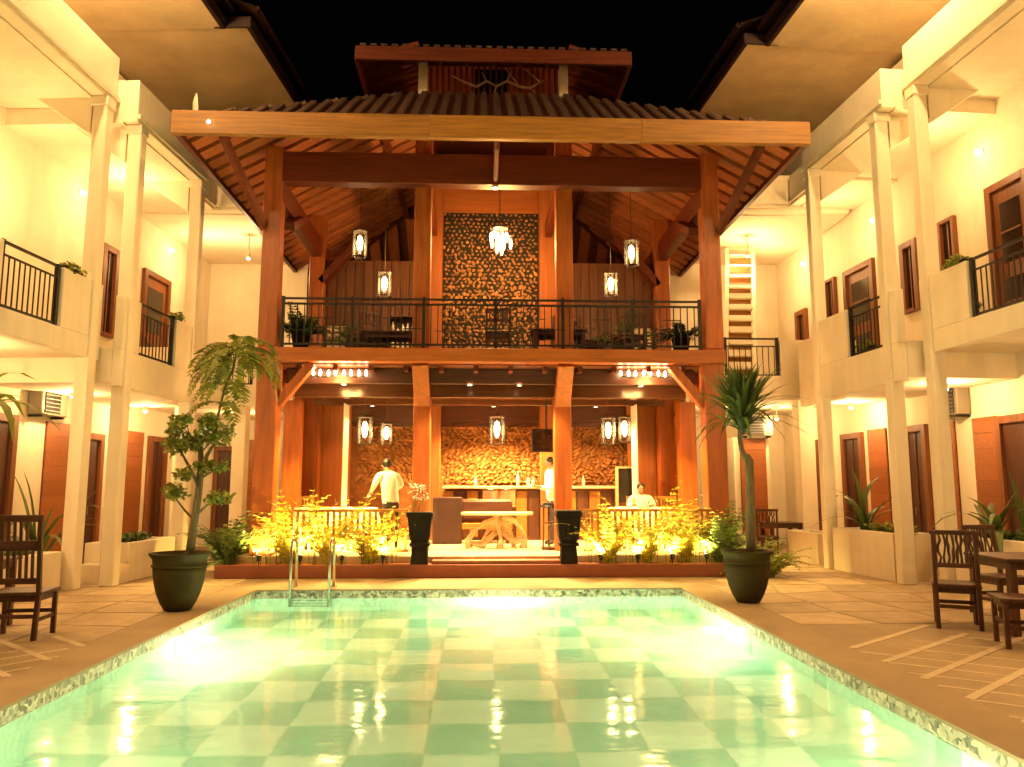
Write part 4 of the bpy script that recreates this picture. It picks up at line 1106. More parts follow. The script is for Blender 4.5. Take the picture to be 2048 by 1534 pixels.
# dark square planters flanking the entrance step
def square_planter(x, label, plant):
    t = thing('dark_planter', label, 'planter', (x, 13.9, .226), 'dark planters flanking the step')
    b = MB()
    for z0, z1, r0, r1 in ((0, .30, .15, .13), (.30, .36, .17, .17), (.36, .42, .135, .16), (.42, .80, .17, .205), (.80, .88, .225, .225)):
        b.add([(x + i * r, 13.9 + j * r, .226 + z) for z, r in ((z0, r0), (z1, r1)) for i, j in ((-1, -1), (1, -1), (1, 1), (-1, 1))],
              [(3, 2, 1, 0), (4, 5, 6, 7), (0, 1, 5, 4), (1, 2, 6, 5), (2, 3, 7, 6), (3, 0, 4, 7)])
    b.build('body', 'pot_dark', t, .008)
    for i in (-.09, 0, .09): MB().box(x + i - .012, x + i + .012, 13.9 - .205, 13.9 - .18, .70, 1.0).build('flute', 'pot_dark', t)
    if plant:
        MB().box(x - .19, x + .19, 13.71, 14.09, 1.107, 1.112).build('soil', 'soil', t)
    else:
        MB().prism([(x - .22, 13.68), (x + .22, 13.68), (x + .22, 14.12), (x - .22, 14.12)], 1.107, 1.14).build('lid', 'pot_dark', t, .02)
square_planter(-1.03, 'dark fluted planter with flower stems left of the entrance step', True)
square_planter(1.55, 'dark fluted planter with a closed top right of the entrance step', False)
r = random.Random(9); fs_ = thing('flower_stems', 'thin flower stems in the left dark planter', 'flowers', (-1.03, 13.9, 1.10)); s = MB(); bl = []
for k in range(22):
    x, y_ = -1.03 + r.uniform(-.15, .15), 13.9 + r.uniform(-.15, .15); e = (x + r.uniform(-.12, .12), y_, 1.32 + r.uniform(0, .26))
    s.tube([(x, y_, 1.09), e], [.006, .004], 4); bl.append((*e, .04, .04, .04, 5))
s.build('stems', 'leaf_mid', fs_); leaves(bl, .05, 12).build('blossom', 'flower', fs_)

# ================================================================== FURNITURE
def chair_base(t, m, w, d, sh, bh, rake=.06):
    """legs, seat and stretchers; the sitter looks along +y, the back stands at -y"""
    for sx in (-1, 1):
        x = sx * (w / 2 - .025)
        MB().bar((x, d / 2 - .03, 0), (x, d / 2 - .03, sh - .02), .045, .045, (0, 1, 0)).build('leg', m, t, .004)
        k = MB(); k.bar((x, -d / 2 - .03, 0), (x, -d / 2 + .02, sh), .045, .05, (0, 1, 0)); k.build('leg', m, t, .004)
        MB().bar((x, -d / 2 + .02, sh + .001), (x, -d / 2 - rake, bh), .042, .045, (0, 1, 0)).build('back_post', m, t, .004)
        MB().bar((x, -d / 2 + .01, .2), (x, d / 2 - .05, .2), .02, .04).build('stretcher', m, t)
    MB().bar((-w / 2 + .05, -d / 2 - .01, .24), (w / 2 - .05, -d / 2 - .01, .24), .02, .04).build('stretcher', m, t)
    MB().bar((-w / 2 + .05, d / 2 - .03, .24), (w / 2 - .05, d / 2 - .03, .24), .02, .04).build('stretcher', m, t)
    MB().box(-w / 2 - .01, w / 2 + .01, -d / 2, d / 2 + .02, sh - .018, sh + .02).build('seat', m, t, .006)
    MB().box(-w / 2 + .03, w / 2 - .03, -d / 2 + .03, d / 2 - .02, sh - .08, sh - .019).build('apron', m, t)

def back_y(z, sh, bh, d, rake): return -d / 2 + .02 - (.02 + rake) * (z - sh) / (bh - sh)

def slat_chair(label, w=.54, d=.46, sh=.46, bh=1.24):
    t = thing('high_back_chair', label, 'chair'); m = 'dark_wood_z'
    chair_base(t, m, w, d, sh, bh)
    Yb = lambda z: back_y(z, sh, bh, d, .06)
    for z0, z1 in ((bh - .05, bh + .02), (bh - .34, bh - .24), (sh + .10, sh + .16)):
        MB().bar((-w / 2 + (.0 if z1 > bh else .05), Yb((z0 + z1) / 2), (z0 + z1) / 2), (w / 2 - (.0 if z1 > bh else .05), Yb((z0 + z1) / 2), (z0 + z1) / 2), .035, z1 - z0).build('back_rail', 'dark_wood_x', t, .004)
    for i in range(7):
        x = (i - 3) * (w - .13) / 7
        MB().bar((x, Yb(sh + .16), sh + .161), (x, Yb(bh - .34), bh - .341), .028, .016, (0, 1, 0)).build('slat', m, t)
        if 0 < i < 6: MB().bar((x, Yb(bh - .24), bh - .239), (x, Yb(bh - .05), bh - .051), .028, .016, (0, 1, 0)).build('slat', m, t)
    return t
def twig_chair(label, w=.46, d=.45, sh=.46, bh=1.04):
    t = thing('twig_back_chair', label, 'chair', group='twig backed chairs on the right terrace'); m = 'dark_wood_z'; r = random.Random(2)
    chair_base(t, m, w, d, sh, bh)
    Yb = lambda z: back_y(z, sh, bh, d, .06)
    for z0, z1 in ((bh - .02, bh + .03), (sh + .20, sh + .25)):
        z = (z0 + z1) / 2
        MB().bar((-w / 2 - (.01 if z1 > bh else -.05), Yb(z), z), (w / 2 + (.01 if z1 > bh else -.05), Yb(z), z), .035, z1 - z0).build('back_rail', 'dark_wood_x', t, .004)
    for i in range(8):
        x = (i - 3.5) * (w - .12) / 8; pts = []
        for k in range(6):
            z = sh + .25 + (bh - .02 - sh - .25) * k / 5
            pts.append((x + r.uniform(-.016, .016) * (0 < k < 5), Yb(z), z))
        MB().tube(pts, [.013 + r.uniform(-.003, .004) for _ in pts], 6).build('twig', m, t)
    return t
def low_table(name, label, w, d, h, m='dark_wood_x'):
    t = thing(name, label, 'table')
    MB().box(-w / 2, w / 2, -d / 2, d / 2, h - .035, h).build('table_top', m, t, .006)
    a = MB(); a.box(-w / 2 + .06, w / 2 - .06, -d / 2 + .06, -d / 2 + .085, h - .12, h - .036); a.box(-w / 2 + .06, w / 2 - .06, d / 2 - .085, d / 2 - .06, h - .12, h - .036)
    a.box(-w / 2 + .06, -w / 2 + .085, -d / 2 + .086, d / 2 - .086, h - .12, h - .036); a.box(w / 2 - .085, w / 2 - .06, -d / 2 + .086, d / 2 - .086, h - .12, h - .036)
    a.build('apron', m, t)
    for sx in (-1, 1):
        for sy in (-1, 1):
            MB().box(sx * (w / 2 - .08) - .04, sx * (w / 2 - .08) + .04, sy * (d / 2 - .08) - .04, sy * (d / 2 - .08) + .04, 0, h - .037).build('leg', 'dark_wood_z', t, .005)
    return t
def put(t, x, y, rz, z=0.0):
    t.location = (x, y, z); t.rotation_euler = (0, 0, rz); WL[t.name] = Vector((x, y, z)); return t

put(slat_chair('high backed slatted wooden chair at the left edge of the terrace'), -4.77, 8.62, R(6))
put(low_table('terrace_table', 'dark wooden table cut by the left edge of the picture', .9, .9, .76), -5.65, 8.95, R(6))
tw = put(twig_chair('twig backed wooden chair seen whole beside the right terrace table'), 5.36, 8.85, R(-28))
put(low_table('terrace_table', 'dark wooden table on the right terrace', .95, .9, .80), 6.02, 8.55, R(-6))
dup(tw, (5.33, 7.72, 0), R(70), 'twig backed chair cut by the right edge, nearest the camera')
dup(tw, (6.35, 9.55, 0), R(190), 'twig backed chair behind the right terrace table')
put(low_table('terrace_table', 'small dark table in the far passage right of the pavilion', .8, .75, .76), 6.75, 17.6, 0)
dup(tw, (7.35, 17.75, 0), R(80), 'twig backed chair at the far passage table, right')
dup(tw, (6.25, 17.1, 0), R(-20), 'twig backed chair in front of the far passage table')

# ---------- pavilion, ground floor
FZ = .341
dt = thing('driftwood_table', 'pale root wood table with a flat top in the middle of the pavilion', 'table', (.35, 15.9, FZ))
top = []
for k in range(28):
    a = 2 * math.pi * k / 28; top.append((.35 + .72 * math.copysign(abs(math.cos(a)) ** .6, math.cos(a)) + .02 * math.sin(3 * a), 15.9 + .36 * math.copysign(abs(math.sin(a)) ** .7, math.sin(a))))
MB().prism(top, FZ + .645, FZ + .70).build('table_top', 'driftwood', dt, .01)
roots = [[(-.20, 15.8, 0), (-.24, 15.75, .14), (-.10, 15.8, .34), (.10, 15.85, .50), (.34, 15.9, .53)], [(.86, 15.8, 0), (.90, 15.78, .16), (.86, 15.8, .34), (.72, 15.85, .52), (.46, 15.9, .60)],
         [(.40, 15.68, 0), (.42, 15.7, .2), (.36, 15.8, .42), (.38, 15.9, .56)], [(.05, 16.1, 0), (.12, 16.05, .25), (.3, 15.95, .5), (.36, 15.9, .62)], [(.7, 16.1, 0), (.62, 16.05, .28), (.48, 15.95, .48), (.4, 15.9, .6)],
         [(-.16, 15.78, .1), (.06, 15.76, .06), (.2, 15.78, .2), (.36, 15.85, .34)], [(.88, 15.79, .18), (.70, 15.76, .14), (.56, 15.8, .2), (.42, 15.85, .36)], [(.35, 15.9, .45), (.35, 15.9, .644)]]
for i, p in enumerate(roots):
    n = len(p); MB().tube([(x, y, FZ + z) for x, y, z in p], [.05 + .02 * math.sin(k * 2 + i) + (.02 if k in (0, n - 1) else 0) for k in range(n)], 8).build('root', 'driftwood', dt, smooth=True)

sf = thing('wooden_settle', 'low reddish brown wooden settle behind the driftwood table', 'bench', (-.35, 17.3, FZ))
MB().box(-1.0, -.38, 16.95, 17.55, FZ, FZ + .98).build('end_block', 'settle_block', sf, .02)
MB().box(-.379, .70, 17.0, 17.5, FZ + .30, FZ + .42).build('seat', 'teak_x', sf, .01)
MB().box(-.379, .70, 17.44, 17.52, FZ + .421, FZ + .92).build('backrest', 'dark_wood_x', sf, .01)
MB().box(-.379, .70, 17.02, 17.08, FZ + .62, FZ + .90).build('front_board', 'dark_wood_x', sf, .01)
for x in (-.25, .6): MB().box(x - .04, x + .04, 17.05, 17.13, FZ, FZ + .299).build('leg', 'dark_wood_z', sf)

bar = thing('bar_counter', 'long dark wooden bar counter before the relief wall', 'counter', (.9, 18.3, FZ))
MB().box(-.85, 3.15, 18.05, 18.55, FZ + 1.16, FZ + 1.22).build('counter_top', 'driftwood', bar, .01)
MB().box(-.80, 3.1, 18.15, 18.5, FZ, FZ + 1.159).build('counter_body', 'dark_wood_x', bar)
for i in range(14):
    x = -.72 + i * .28
    MB().box(x - .12, x + .12, 18.12, 18.149, FZ + .08, FZ + 1.10).build('panel', 'dark_wood_z' if i % 2 else 'teak_z', bar, .004)

def bottle(x, y, z, h, label, m='bottle_glass', name='bottle', cat='bottle'):
    t = thing(name, label, cat, (x, y, z), 'bottles and glasses on the bar')
    MB().lathe([(.035, 0), (.04, .01), (.04, h * .55), (.015, h * .75), (.014, h * .95)], 12, (x, y, z)).build('body', m, t, smooth=True)
    MB().lathe([(.017, h * .951), (.017, h)], 10, (x, y, z)).build('cap', 'lamp_metal', t)
CT = FZ + 1.221
bottle(.88, 18.3, CT, .36, 'tall clear bottle standing in the middle of the bar')
bottle(1.12, 18.28, CT, .22, 'short bottle on the bar right of the tall clear one')
bottle(1.24, 18.32, CT, .20, 'shortest bottle on the bar beside the standing person')
bottle(-.1, 18.3, CT, .24, 'bottle alone on the left end of the bar')
bottle(2.4, 18.3, CT, .26, 'bottle on the right part of the bar behind the post')

# two bar stools with pale cushions and dark curved backs
def stool(x, y, label):
    t = thing('bar_stool', label, 'stool', (x, y, FZ), 'pale cushioned bar stools')
    for sx in (-1, 1):
        for sy in (-1, 1): MB().bar((x + sx * .17, y + sy * .17, FZ), (x + sx * .13, y + sy * .13, FZ + .74), .03, .03).build('leg', 'dark_wood_z', t)
    MB().lathe([(.16, .741), (.19, .76), (.19, .80), (.15, .82)], 18, (x, y, FZ)).build('cushion', 'cushion', t, smooth=True)
    pts = [(x + .19 * math.sin(a), y - .19 * math.cos(a)) for a in np.linspace(-1.2, 1.2, 9)]
    MB().prism(pts + [(x + (q[0] - x) * .85, y + (q[1] - y) * .85) for q in reversed(pts)], FZ + .825, FZ + 1.13).build('backrest', 'cushion', t)
    MB().tube([(*q, FZ + 1.14) for q in pts], .022, 6).build('back_rail', 'dark_wood_x', t)
stool(.24, 17.75, 'left of the two pale bar stools at the bar')
stool(.62, 17.78, 'right of the two pale bar stools at the bar')

# pedestal with a dark top next to the right inner post
pd = thing('plant_stand', 'tall slatted stand with a dark top next to the right inner post', 'stand', (1.45, 15.5, FZ))
MB().lathe([(.20, .80), (.22, .82), (.20, .86)], 20, (1.38, 15.4, FZ)).build('stand_top', 'black_plastic', pd)
for k in range(7):
    a = k * 2 * math.pi / 7; MB().bar((1.38 + .17 * math.cos(a), 15.4 + .17 * math.sin(a), FZ), (1.38 + .15 * math.cos(a), 15.4 + .15 * math.sin(a), FZ + .799), .03, .02).build('slat', 'dark_wood_z', pd)
MB().lathe([(.19, .02), (.19, .05)], 20, (1.38, 15.4, FZ)).build('hoop', 'dark_wood_x', pd)
MB().lathe([(.16, .5), (.16, .53)], 20, (1.38, 15.4, FZ)).build('hoop', 'dark_wood_x', pd)
bl = thing('folded_towel', 'dark folded cloth lying on the slatted stand', 'cloth', (1.38, 15.4, FZ + .861))
MB().box(1.22, 1.50, 15.32, 15.48, FZ + .861, FZ + .90).build('folds', 'trousers', bl, .015)

tv = thing('television', 'black television hung beside the right inner post', 'television', (1.40, 16.6, 2.26))
MB().box(1.10, 1.72, 16.6, 16.67, 2.27, 2.76).build('casing', 'black_plastic', tv, .008)
MB().box(1.13, 1.69, 16.594, 16.599, 2.31, 2.73).build('screen', 'glass_dark', tv)
MB().tube([(1.41, 16.66, 2.6), (1.41, 16.66, 3.69)], .02, 8).build('bracket', 'black_plastic', tv)

bd = thing('menu_board', 'dark blank board in a wooden frame at the right end of the bar', 'board', (3.36, 17.95, FZ))
MB().box(3.16, 3.56, 17.95, 17.98, FZ + .85, FZ + 1.62).build('panel', 'black_plastic', bd)
for x in (3.13, 3.59): MB().box(x - .028, x + .028, 17.93, 18.0, FZ, FZ + 1.66).build('upright', 'driftwood', bd)
MB().box(3.16, 3.56, 17.93, 18.0, FZ + 1.621, FZ + 1.66).build('top_rail', 'driftwood', bd)

def dining(x, y, r, label, seed):
    t = thing('dining_table', label, 'table', (x, y, FZ), 'round dining tables of the pavilion')
    MB().lathe([(.06, 0), (.28, .0), (.28, .03), (.05, .06), (.05, .74)], 20, (x, y, FZ)).build('pedestal', 'dark_wood_z', t)
    MB().lathe([(.05, .741), (r, .745), (r, .78), (.01, .78)], 36, (x, y, FZ)).build('table_top', 'dark_wood_x', t)
    c = thing('tablecloth', 'white cloth hanging over the ' + label, 'tablecloth', (x, y, FZ + .3), 'white tablecloths')
    V = []; F = []; n = 72; rg = random.Random(seed)
    prof = [(0.02, .784), (r * .6, .785), (r + .004, .786), (r + .015, .77), (r + .03, .62), (r + .05, .45), (r + .06, .34)]
    for i, (q, z) in enumerate(prof):
        for k in range(n):
            a = 2 * math.pi * k / n; w = 1 + (0.045 * math.sin(9 * a + seed) + .02 * math.sin(17 * a)) * max(0, i - 3) / 3
            V.append((x + q * w * math.cos(a), y + q * w * math.sin(a), FZ + z))
    for i in range(len(prof) - 1):
        for k in range(n): F.append((i * n + k, i * n + (k + 1) % n, (i + 1) * n + (k + 1) % n, (i + 1) * n + k))
    m = MB(); m.add(V, F); m.build('drape', 'cloth_white', c, smooth=True)
dining(-2.85, 15.95, .80, 'round table behind the left balustrade', 1)
dining(3.25, 15.95, .62, 'round table behind the right balustrade', 2)
def tableware(x, y, label):
    t = thing('table_setting', label, 'tableware', (x, y, FZ + .787), 'plates and glasses on the dining tables')
    MB().lathe([(.06, .0), (.11, .012), (.125, .02), (.10, .014)], 20, (x, y, FZ + .787)).build('plate', 'fitting', t, smooth=True)
    MB().lathe([(.03, .0), (.006, .01), (.006, .09), (.035, .13), (.03, .2)], 12, (x + .18, y, FZ + .787), cap=False).build('glass', 'seeded_glass', t, smooth=True)
tableware(-2.95, 15.5, 'plate and glass on the near side of the left dining table')
tableware(-2.4, 15.8, 'plate and glass before the standing guest, left dining table')
tableware(-3.3, 15.9, 'plate and glass on the far left of the left dining table')
tableware(3.3, 15.55, 'plate and glass on the near side of the right dining table')
tableware(2.95, 16.0, 'plate and glass on the left of the right dining table')

def rattan(x, y, rz, label):
    t = thing('dining_chair', label, 'chair', group='slatted dining chairs of the pavilion'); m = 'teak_z'
    chair_base(t, m, .46, .45, .46, 1.0, .05)
    for z in (.97, .62): MB().bar((-.2, back_y(z, .46, 1.0, .45, .05), z), (.2, back_y(z, .46, 1.0, .45, .05), z), .03, .06).build('back_rail', 'teak_x', t)
    for i in range(6):
        q = (i - 2.5) * .065
        MB().bar((q, back_y(.65, .46, 1.0, .45, .05), .651), (q, back_y(.94, .46, 1.0, .45, .05), .939), .03, .014, (0, 1, 0)).build('slat', m, t)
    return put(t, x, y, rz, FZ)
rc = rattan(3.95, 16.75, R(165), 'slatted wooden chair at the far side of the right dining table')
dup(rc, (-3.6, 16.7, FZ), R(-150), 'slatted wooden chair at the far side of the left dining table', 'slatted dining chairs of the pavilion')
dup(rc, (3.42, 16.92, FZ), R(180), 'slatted wooden chair under the seated guest', 'slatted dining chairs of the pavilion')

# ---------- pavilion, gallery
GZ = 4.071
dark = [('dark chair at the middle of the gallery behind the railing', .34, 15.1, 0), ('dark chair right of the middle of the gallery', 2.95, 15.3, 20), ('dark chair beside the left gallery table', -2.35, 15.4, 40), ('dark chair beside the right gallery table', 2.1, 15.9, -60)]
gc = None
for lab, x, y, a in dark:
    if gc is None:
        gc = thing('gallery_chair', lab, 'chair', group='dark chairs on the gallery'); chair_base(gc, 'dark_wood_z', .50, .46, .44, .88, .04)
        for z in (.85, .66): MB().bar((-.22, back_y(z, .44, .88, .46, .04), z), (.22, back_y(z, .44, .88, .46, .04), z), .03, .06).build('back_rail', 'dark_wood_x', gc)
        for i in range(5): MB().bar(((i - 2) * .085, back_y(.68, .44, .88, .46, .04), .691), ((i - 2) * .085, back_y(.8, .44, .88, .46, .04), .819), .03, .014, (0, 1, 0)).build('slat', 'dark_wood_z', gc)
        put(gc, x, y, R(a), GZ)
    else: dup(gc, (x, y, GZ), R(a), lab, 'dark chairs on the gallery')
put(low_table('gallery_table', 'low dark table on the left half of the gallery', 1.3, .7, .50), -1.75, 15.5, 0, GZ)
put(low_table('gallery_table', 'low dark table on the right half of the gallery', 1.1, .7, .55), 1.55, 15.4, 0, GZ)
put(low_table('gallery_table', 'sideboard table against the boards at the rear left of the gallery', 1.4, .5, .72), -2.2, 17.8, 0, GZ)
put(low_table('gallery_table', 'sideboard table against the boards at the rear right of the gallery', 1.2, .5, .72), 2.3, 17.8, 0, GZ)
def gplant(x, y, label, n, L, m, seed, sp=.7):
    t = fern((x, y, GZ + .34), n, L, sp, m, label, 'gallery_plant', seed, group='potted plants on the gallery')
    MB().lathe([(.12, 0), (.18, .33), (.19, .36), (.15, .36), (.14, .3)], 18, (x, y, GZ)).build('pot', 'pot_dark', t, smooth=True)
gplant(-3.45, 15.0, 'dark arching plant at the left end of the gallery', 24, .75, 'leaf_dark', 81, .8)
gplant(3.95, 15.1, 'dark plant in a pot at the right end of the gallery', 24, .7, 'leaf_dark', 82, .8)
gplant(-2.75, 16.9, 'green palm under the left gallery lantern', 26, 1.25, 'leaf_mid', 83, .5)
gplant(3.15, 16.9, 'green palm under the right gallery lantern', 26, 1.25, 'leaf_mid', 84, .5)
# glass-fronted drinks cabinets that catch the light
def cabinet(x, label, seed):
    t = thing('display_cabinet', label, 'cabinet', (x, 17.2, GZ), 'small display cabinets on the gallery'); r = random.Random(seed)
    MB().box(x - .3, x + .3, 17.3, 17.34, GZ, GZ + 1.25).build('back', 'dark_wood_z', t)
    for q in (-.3, .3): MB().box(x + q - .02, x + q + .02, 17.05, 17.299, GZ, GZ + 1.25).build('side', 'dark_wood_z', t)
    for i in range(4):
        s = MB().box(x - .279, x + .279, 17.06, 17.298, GZ + .05 + i * .38, GZ + .07 + i * .38).build('shelf', 'dark_wood_x', t)
        if i < 3:
            for k in range(5):
                h = r.uniform(.12, .28); xx = x - .22 + k * .11
                MB().lathe([(.035, 0), (.04, h * .6), (.015, h * .8), (.015, h)], 8, (xx, 17.15, GZ + .071 + i * .38)).build('jar', r.choice(['screen_lit', 'fitting', 'bottle_glass']), s, smooth=True)
cabinet(-1.72, 'small cabinet of bright jars behind the left half of the gallery', 1)
cabinet(1.93, 'small cabinet of bright jars behind the right half of the gallery', 2)

# bent branch hung on the lantern storey
br = thing('branch_ornament', 'pale crooked branch fixed across the slats of the roof lantern', 'ornament', (.3, 15.44, 9.75))
pts = [(-.66, 15.42, 10.05), (-.40, 15.42, 9.92), (-.12, 15.42, 9.80), (.10, 15.42, 9.93), (.30, 15.42, 9.82), (.52, 15.42, 9.94), (.78, 15.42, 9.82), (1.0, 15.42, 9.80), (1.30, 15.42, 9.98)]
MB().tube(pts, [.012, .02, .03, .028, .026, .028, .03, .026, .014], 7).build('limb', 'bark_pale', br, smooth=True)
for a, b in (((.10, 9.93), (.0, 10.12)), ((.52, 9.94), (.62, 10.16)), ((.30, 9.82), (.26, 9.68)), ((1.0, 9.80), (1.1, 9.70)), ((.78, 9.82), (.50, 10.22)), ((1.2, 9.95), (.85, 10.25))):
    MB().tube([(a[0], 15.42, a[1]), (b[0], 15.41, b[1])], [.016, .008], 6).build('twig', 'bark_pale', br)

# satellite dish on the left wing roof
sd = thing('satellite_dish', 'thin white satellite dish seen edge on above the left end of the eave', 'dish', FL(14.42, 6.77, 8.32))
p = Vector(FL(14.42, 6.77, 8.32))
MB().tube([p, p + Vector((0, 0, .5))], .02, 8).build('mast', 'steel', sd)
d = MB(); n = 24
ax = Vector((.92, .38, .10)).normalized(); a1 = ax.orthogonal().normalized(); a2 = ax.cross(a1); c = p + Vector((0, 0, .62))
V = []; F = []
for i, (q, h) in enumerate(((.02, 0), (.12, .01), (.22, .04), (.30, .075))):
    for k in range(n):
        t_ = 2 * math.pi * k / n; V.append(c + a1 * q * math.cos(t_) + a2 * q * math.sin(t_) + ax * h)
    if i:
        for k in range(n): F.append(((i - 1) * n + k, (i - 1) * n + (k + 1) % n, i * n + (k + 1) % n, i * n + k))
d.add(V, F); o = d.build('reflector', 'fitting', sd, smooth=True); so = o.modifiers.new('thick', 'SOLIDIFY'); so.thickness = .012
MB().tube([c - a1 * .25 + ax * .05, c + ax * .3], .01, 6).build('feed_arm', 'steel', sd)

# air conditioning units on the walls
def aircon(f, u, v, z, label):
    t = thing('air_conditioner', label, 'air conditioner', f(u, v, z), 'outdoor air conditioning units')
    MB(f).box(u - .38, u + .38, v - .28, v - .02, z, z + .52).build('casing', 'ac_white', t, .015)
    MB(f).box(u - .30, u + .14, v - .295, v - .281, z + .04, z + .48).build('fan_recess', 'black_plastic', t)
    for i in range(6): MB(f).box(u - .30, u + .14, v - .305, v - .296, z + .07 + i * .07, z + .082 + i * .07).build('grille_bar', 'ac_white', t)
    for q in (-.3, .3): MB(f).box(u + q - .02, u + q + .02, v - .27, v - .001, z - .04, z - .001).build('bracket', 'iron', t)
aircon(FL, 13.7, 8.9, 2.80, 'air conditioner above the orange boards behind the leftmost columns')
aircon(FR, 13.4, 9.5, 2.82, 'air conditioner beside the second right column, above the boards')
aircon(lambda u, v, z: (u, v, z), 6.95, 19.62, 2.80, 'air conditioner on the far orange pier right of the pavilion')

# pool ladder
la = thing('pool_ladder', 'stainless steel pool ladder at the far left corner of the pool', 'ladder', (-2.5, 12.4, 0))
for x in (-2.84, -2.26):
    MB().tube([(x, 12.22, -.9), (x, 12.22, .60), (x, 12.25, .70), (x, 12.34, .76), (x, 12.48, .75), (x, 12.58, .66), (x, 12.60, .55), (x, 12.60, .007)], .022, 10).build('rail', 'steel', la, smooth=True)
    MB().lathe([(.05, .0), (.05, .015), (.03, .02)], 14, (x, 12.60, .006)).build('foot_plate', 'steel', la)
for z in (-.3, -.55, -.8): MB().box(-2.818, -2.282, 12.17, 12.25, z - .012, z + .012).build('rung', 'steel', la, .004)

# ================================================================== PEOPLE
def person(label, joints, edges, rad, cloth, hairball, loc, group=None):
    """skeleton of joints grown into one skin; material by clothing test on each face centre"""
    t = thing('person', label, 'person', loc, group)
    names = list(joints); me = bpy.data.meshes.new('skeleton')
    me.from_pydata([joints[k] for k in names], [(names.index(a), names.index(b)) for a, b in edges], [])
    o = bpy.data.objects.new('body', me); COL.objects.link(o)
    sk = o.modifiers.new('skin', 'SKIN'); sk.use_smooth_shade = True
    for i, k in enumerate(names):
        q = rad[k]; q = q if isinstance(q, tuple) else (q, q)
        me.skin_vertices[0].data[i].radius = q; me.skin_vertices[0].data[i].use_root = (k == 'pelvis')
    su = o.modifiers.new('sub', 'SUBSURF'); su.levels = 2; su.render_levels = 2
    dg = bpy.context.evaluated_depsgraph_get()
    m2 = bpy.data.meshes.new_from_object(o.evaluated_get(dg)); o.modifiers.clear(); o.data = m2
    m2.materials.clear()
    for q in ('skin', 'shirt', 'trousers'): m2.materials.append(MAT[q])
    for f in m2.polygons: f.material_index = cloth(f.center); f.use_smooth = True
    o.parent = t; o.location = (0, 0, 0)
    (hc, hr) = hairball
    bm = bmesh.new(); bmesh.ops.create_uvsphere(bm, u_segments=16, v_segments=10, radius=1)
    for v in list(bm.verts):
        v.co = Vector((v.co.x * hr[0], v.co.y * hr[1], v.co.z * hr[2])) * (1 + .05 * math.sin(9 * v.co.x + 7 * v.co.z))
    hm = bpy.data.meshes.new('hair'); bm.to_mesh(hm); bm.free(); hm.materials.append(MAT['hair'])
    for f in hm.polygons: f.use_smooth = True
    ho = bpy.data.objects.new('hair', hm); COL.objects.link(ho); ho.parent = t; ho.location = hc
    return t
def hand(J, E, Rd, side, wrist, d, pre):
    """palm and five separate fingers continuing from the wrist along d"""
    d = Vector(d).normalized(); w = Vector(wrist); s = d.cross(Vector((0, 0, 1)))
    if s.length < .1: s = Vector((1, 0, 0))
    s.normalize()
    J[pre + 'palm'] = tuple(w + d * .07); Rd[pre + 'palm'] = (.032, .02); E.append((pre + 'wr', pre + 'palm'))
    for i, (off, ln) in enumerate(((-.03, .06), (-.01, .075), (.01, .07), (.03, .055))):
        a = w + d * .10 + s * off; b = a + d * ln * .6 + Vector((0, 0, -.01)); c = b + d * ln * .5 + Vector((0, 0, -.03))
        for q, p in (('a', a), ('b', b), ('c', c)): J[pre + q + str(i)] = tuple(p); Rd[pre + q + str(i)] = .009
        E += [(pre + 'palm', pre + 'a%d' % i), (pre + 'a%d' % i, pre + 'b%d' % i), (pre + 'b%d' % i, pre + 'c%d' % i)]
    a = w + d * .04 + s * (-.045 * side); b = a + d * .05 + s * (-.02 * side)
    J[pre + 't1'] = tuple(a); J[pre + 't2'] = tuple(b); Rd[pre + 't1'] = .011; Rd[pre + 't2'] = .009
    E += [(pre + 'wr', pre + 't1'), (pre + 't1', pre + 't2')]

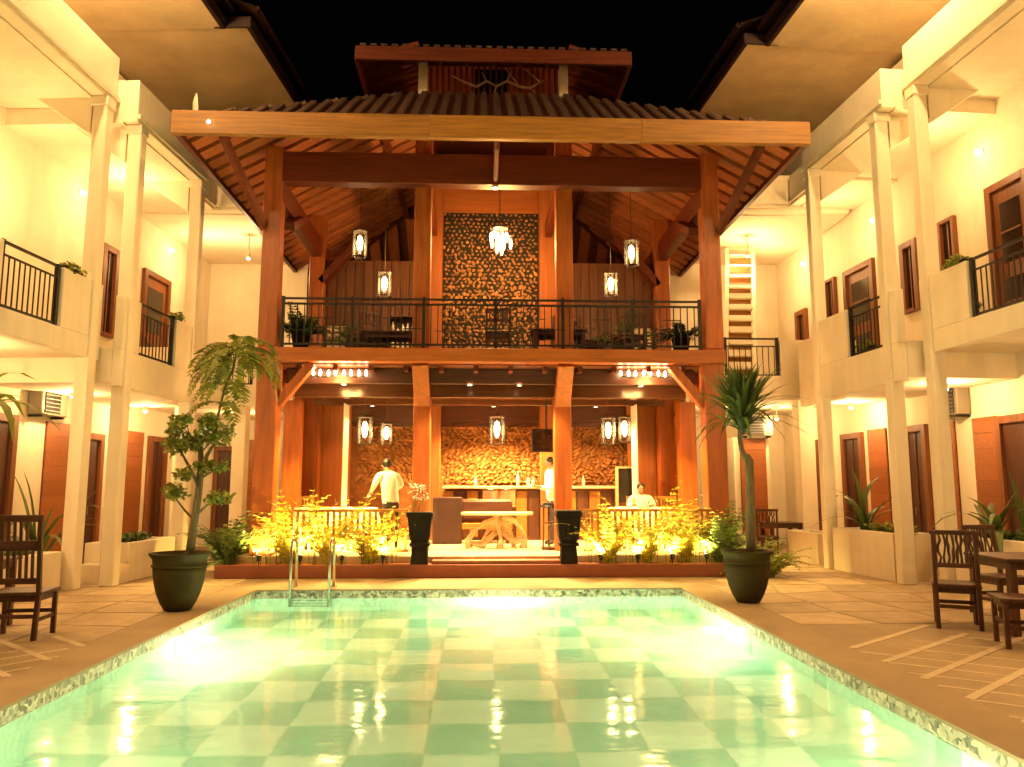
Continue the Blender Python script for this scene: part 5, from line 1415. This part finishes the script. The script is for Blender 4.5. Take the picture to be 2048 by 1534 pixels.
def figure(label, loc, rz, lean=0.0, seated=False, armL=None, armR=None, H=1.74):
    """the figure looks along +y; hips bend by lean, the arms end where told"""
    k = H / 1.74; hip = (.50 if seated else .92) * k
    c, s_ = math.cos(lean), math.sin(lean)
    def up(y, z): return (y * c + z * s_, hip + z * c - y * s_)     # along the leaning spine
    J = {}; Rd = {}; E = []
    def j(n, x, y, z, r): J[n] = (x, y, z); Rd[n] = r
    j('pelvis', 0, 0, hip, (.16, .12))
    for n, z, r in (('waist', .16, (.18, .13)), ('chest', .36, (.20, .15)), ('neckb', .50, (.09, .08)), ('neck', .57, (.055, .055))):
        y, zz = up(0, z * k); j(n, 0, y, zz, r)
    y, zz = up(.01, .66 * k); j('head', 0, y + .01, zz, (.082, .095)); y, zz = up(.02, .76 * k); j('crown', 0, y, zz, (.07, .085))
    y, zz = up(.10, .66 * k); j('nose', 0, y + .02, zz - .005, (.014, .016))
    E += [('pelvis', 'waist'), ('waist', 'chest'), ('chest', 'neckb'), ('neckb', 'neck'), ('neck', 'head'), ('head', 'crown'), ('head', 'nose')]
    for sd, pre, arm in ((-1, 'l', armL), (1, 'r', armR)):
        y, zz = up(0, .46 * k); j(pre + 'sh', sd * .20 * k, y, zz, .075); E.append(('neckb', pre + 'sh'))
        el, wr = arm if arm else ((sd * .25, y + .03, zz - .28), (sd * .26, y + .10, zz - .52))
        j(pre + 'el', *el, .055); j(pre + 'wr', *wr, (.026, .024)); E += [(pre + 'sh', pre + 'el'), (pre + 'el', pre + 'wr')]
        hand(J, E, Rd, sd, wr, Vector(wr) - Vector(el), pre)
        if seated: kn, an, toe = (sd * .12, .42 * k, hip + .02), (sd * .12, .42 * k, .08), (sd * .13, .58 * k, .04)
        else: kn, an, toe = (sd * .10, .02, .50 * k), (sd * .11, -.02, .085), (sd * .12, .15, .04)
        j(pre + 'hip', sd * .095, 0 if not seated else .04, hip - .05, .095); j(pre + 'kn', *kn, .062); j(pre + 'an', *an, .042); j(pre + 'toe', *toe, (.042, .03))
        E += [('pelvis', pre + 'hip'), (pre + 'hip', pre + 'kn'), (pre + 'kn', pre + 'an'), (pre + 'an', pre + 'toe')]
    hd = J['head']; wl, wr = Vector(J['lwr']), Vector(J['rwr']); nb = Vector(J['neckb'])
    sp = Vector((0, s_, c))
    def cloth(p):
        h = (p - Vector((0, 0, hip))).dot(sp)
        if (p - wl).length < .13 and (p - wl).dot(wl - Vector(J['lel'])) > -.02 or (p - wr).length < .13 and (p - wr).dot(wr - Vector(J['rel'])) > -.02: return 0
        if h > .525 * k and abs(p.x) < .14: return 0
        if p.z < .07: return 2
        if h > -.06 and not (seated and p.y > .16 and p.z < hip + .12): return 1
        return 2
    t = person(label, J, E, Rd, cloth, ((0, hd[1] - .028, hd[2] + .055), (.088, .095, .085)), loc)
    t.rotation_euler = (0, 0, rz)
    for sx in (-1, 1):
        for nm, off, r_, m in (('eye', (.032 * sx, .098, .012), .011, 'trousers'), ('ear', (.086 * sx, -.005, .0), .022, 'skin')):
            bm = bmesh.new(); bmesh.ops.create_icosphere(bm, subdivisions=1, radius=r_); me = bpy.data.meshes.new(nm); bm.to_mesh(me); bm.free(); me.materials.append(MAT[m])
            e = bpy.data.objects.new(nm, me); COL.objects.link(e); e.parent = t; e.location = Vector(hd) + Vector(off); e.scale = (.5, 1, 1.3) if nm == 'ear' else (1, .6, 1)
    return t
figure('person in a white shirt leaning over the left dining table, back to the pool', (-1.70, 15.30, FZ), R(35), .30, False, ((-.30, .12, 1.22), (-.22, .42, 1.10)), ((.30, .12, 1.22), (.22, .42, 1.10)), 1.80)
figure('person in a white shirt standing at the bar beside the right inner post', (1.52, 16.55, FZ), R(100), .06, False, ((-.26, .10, 1.16), (-.20, .36, 1.22)), ((.25, .06, 1.15), (.2, .3, 1.20)), 1.86)
figure('person in a white shirt seated at the right dining table', (3.42, 16.78, FZ), R(178), .12, True, ((-.27, .12, .80), (-.18, .36, .84)), ((.27, .12, .80), (.18, .36, .84)), 1.74)
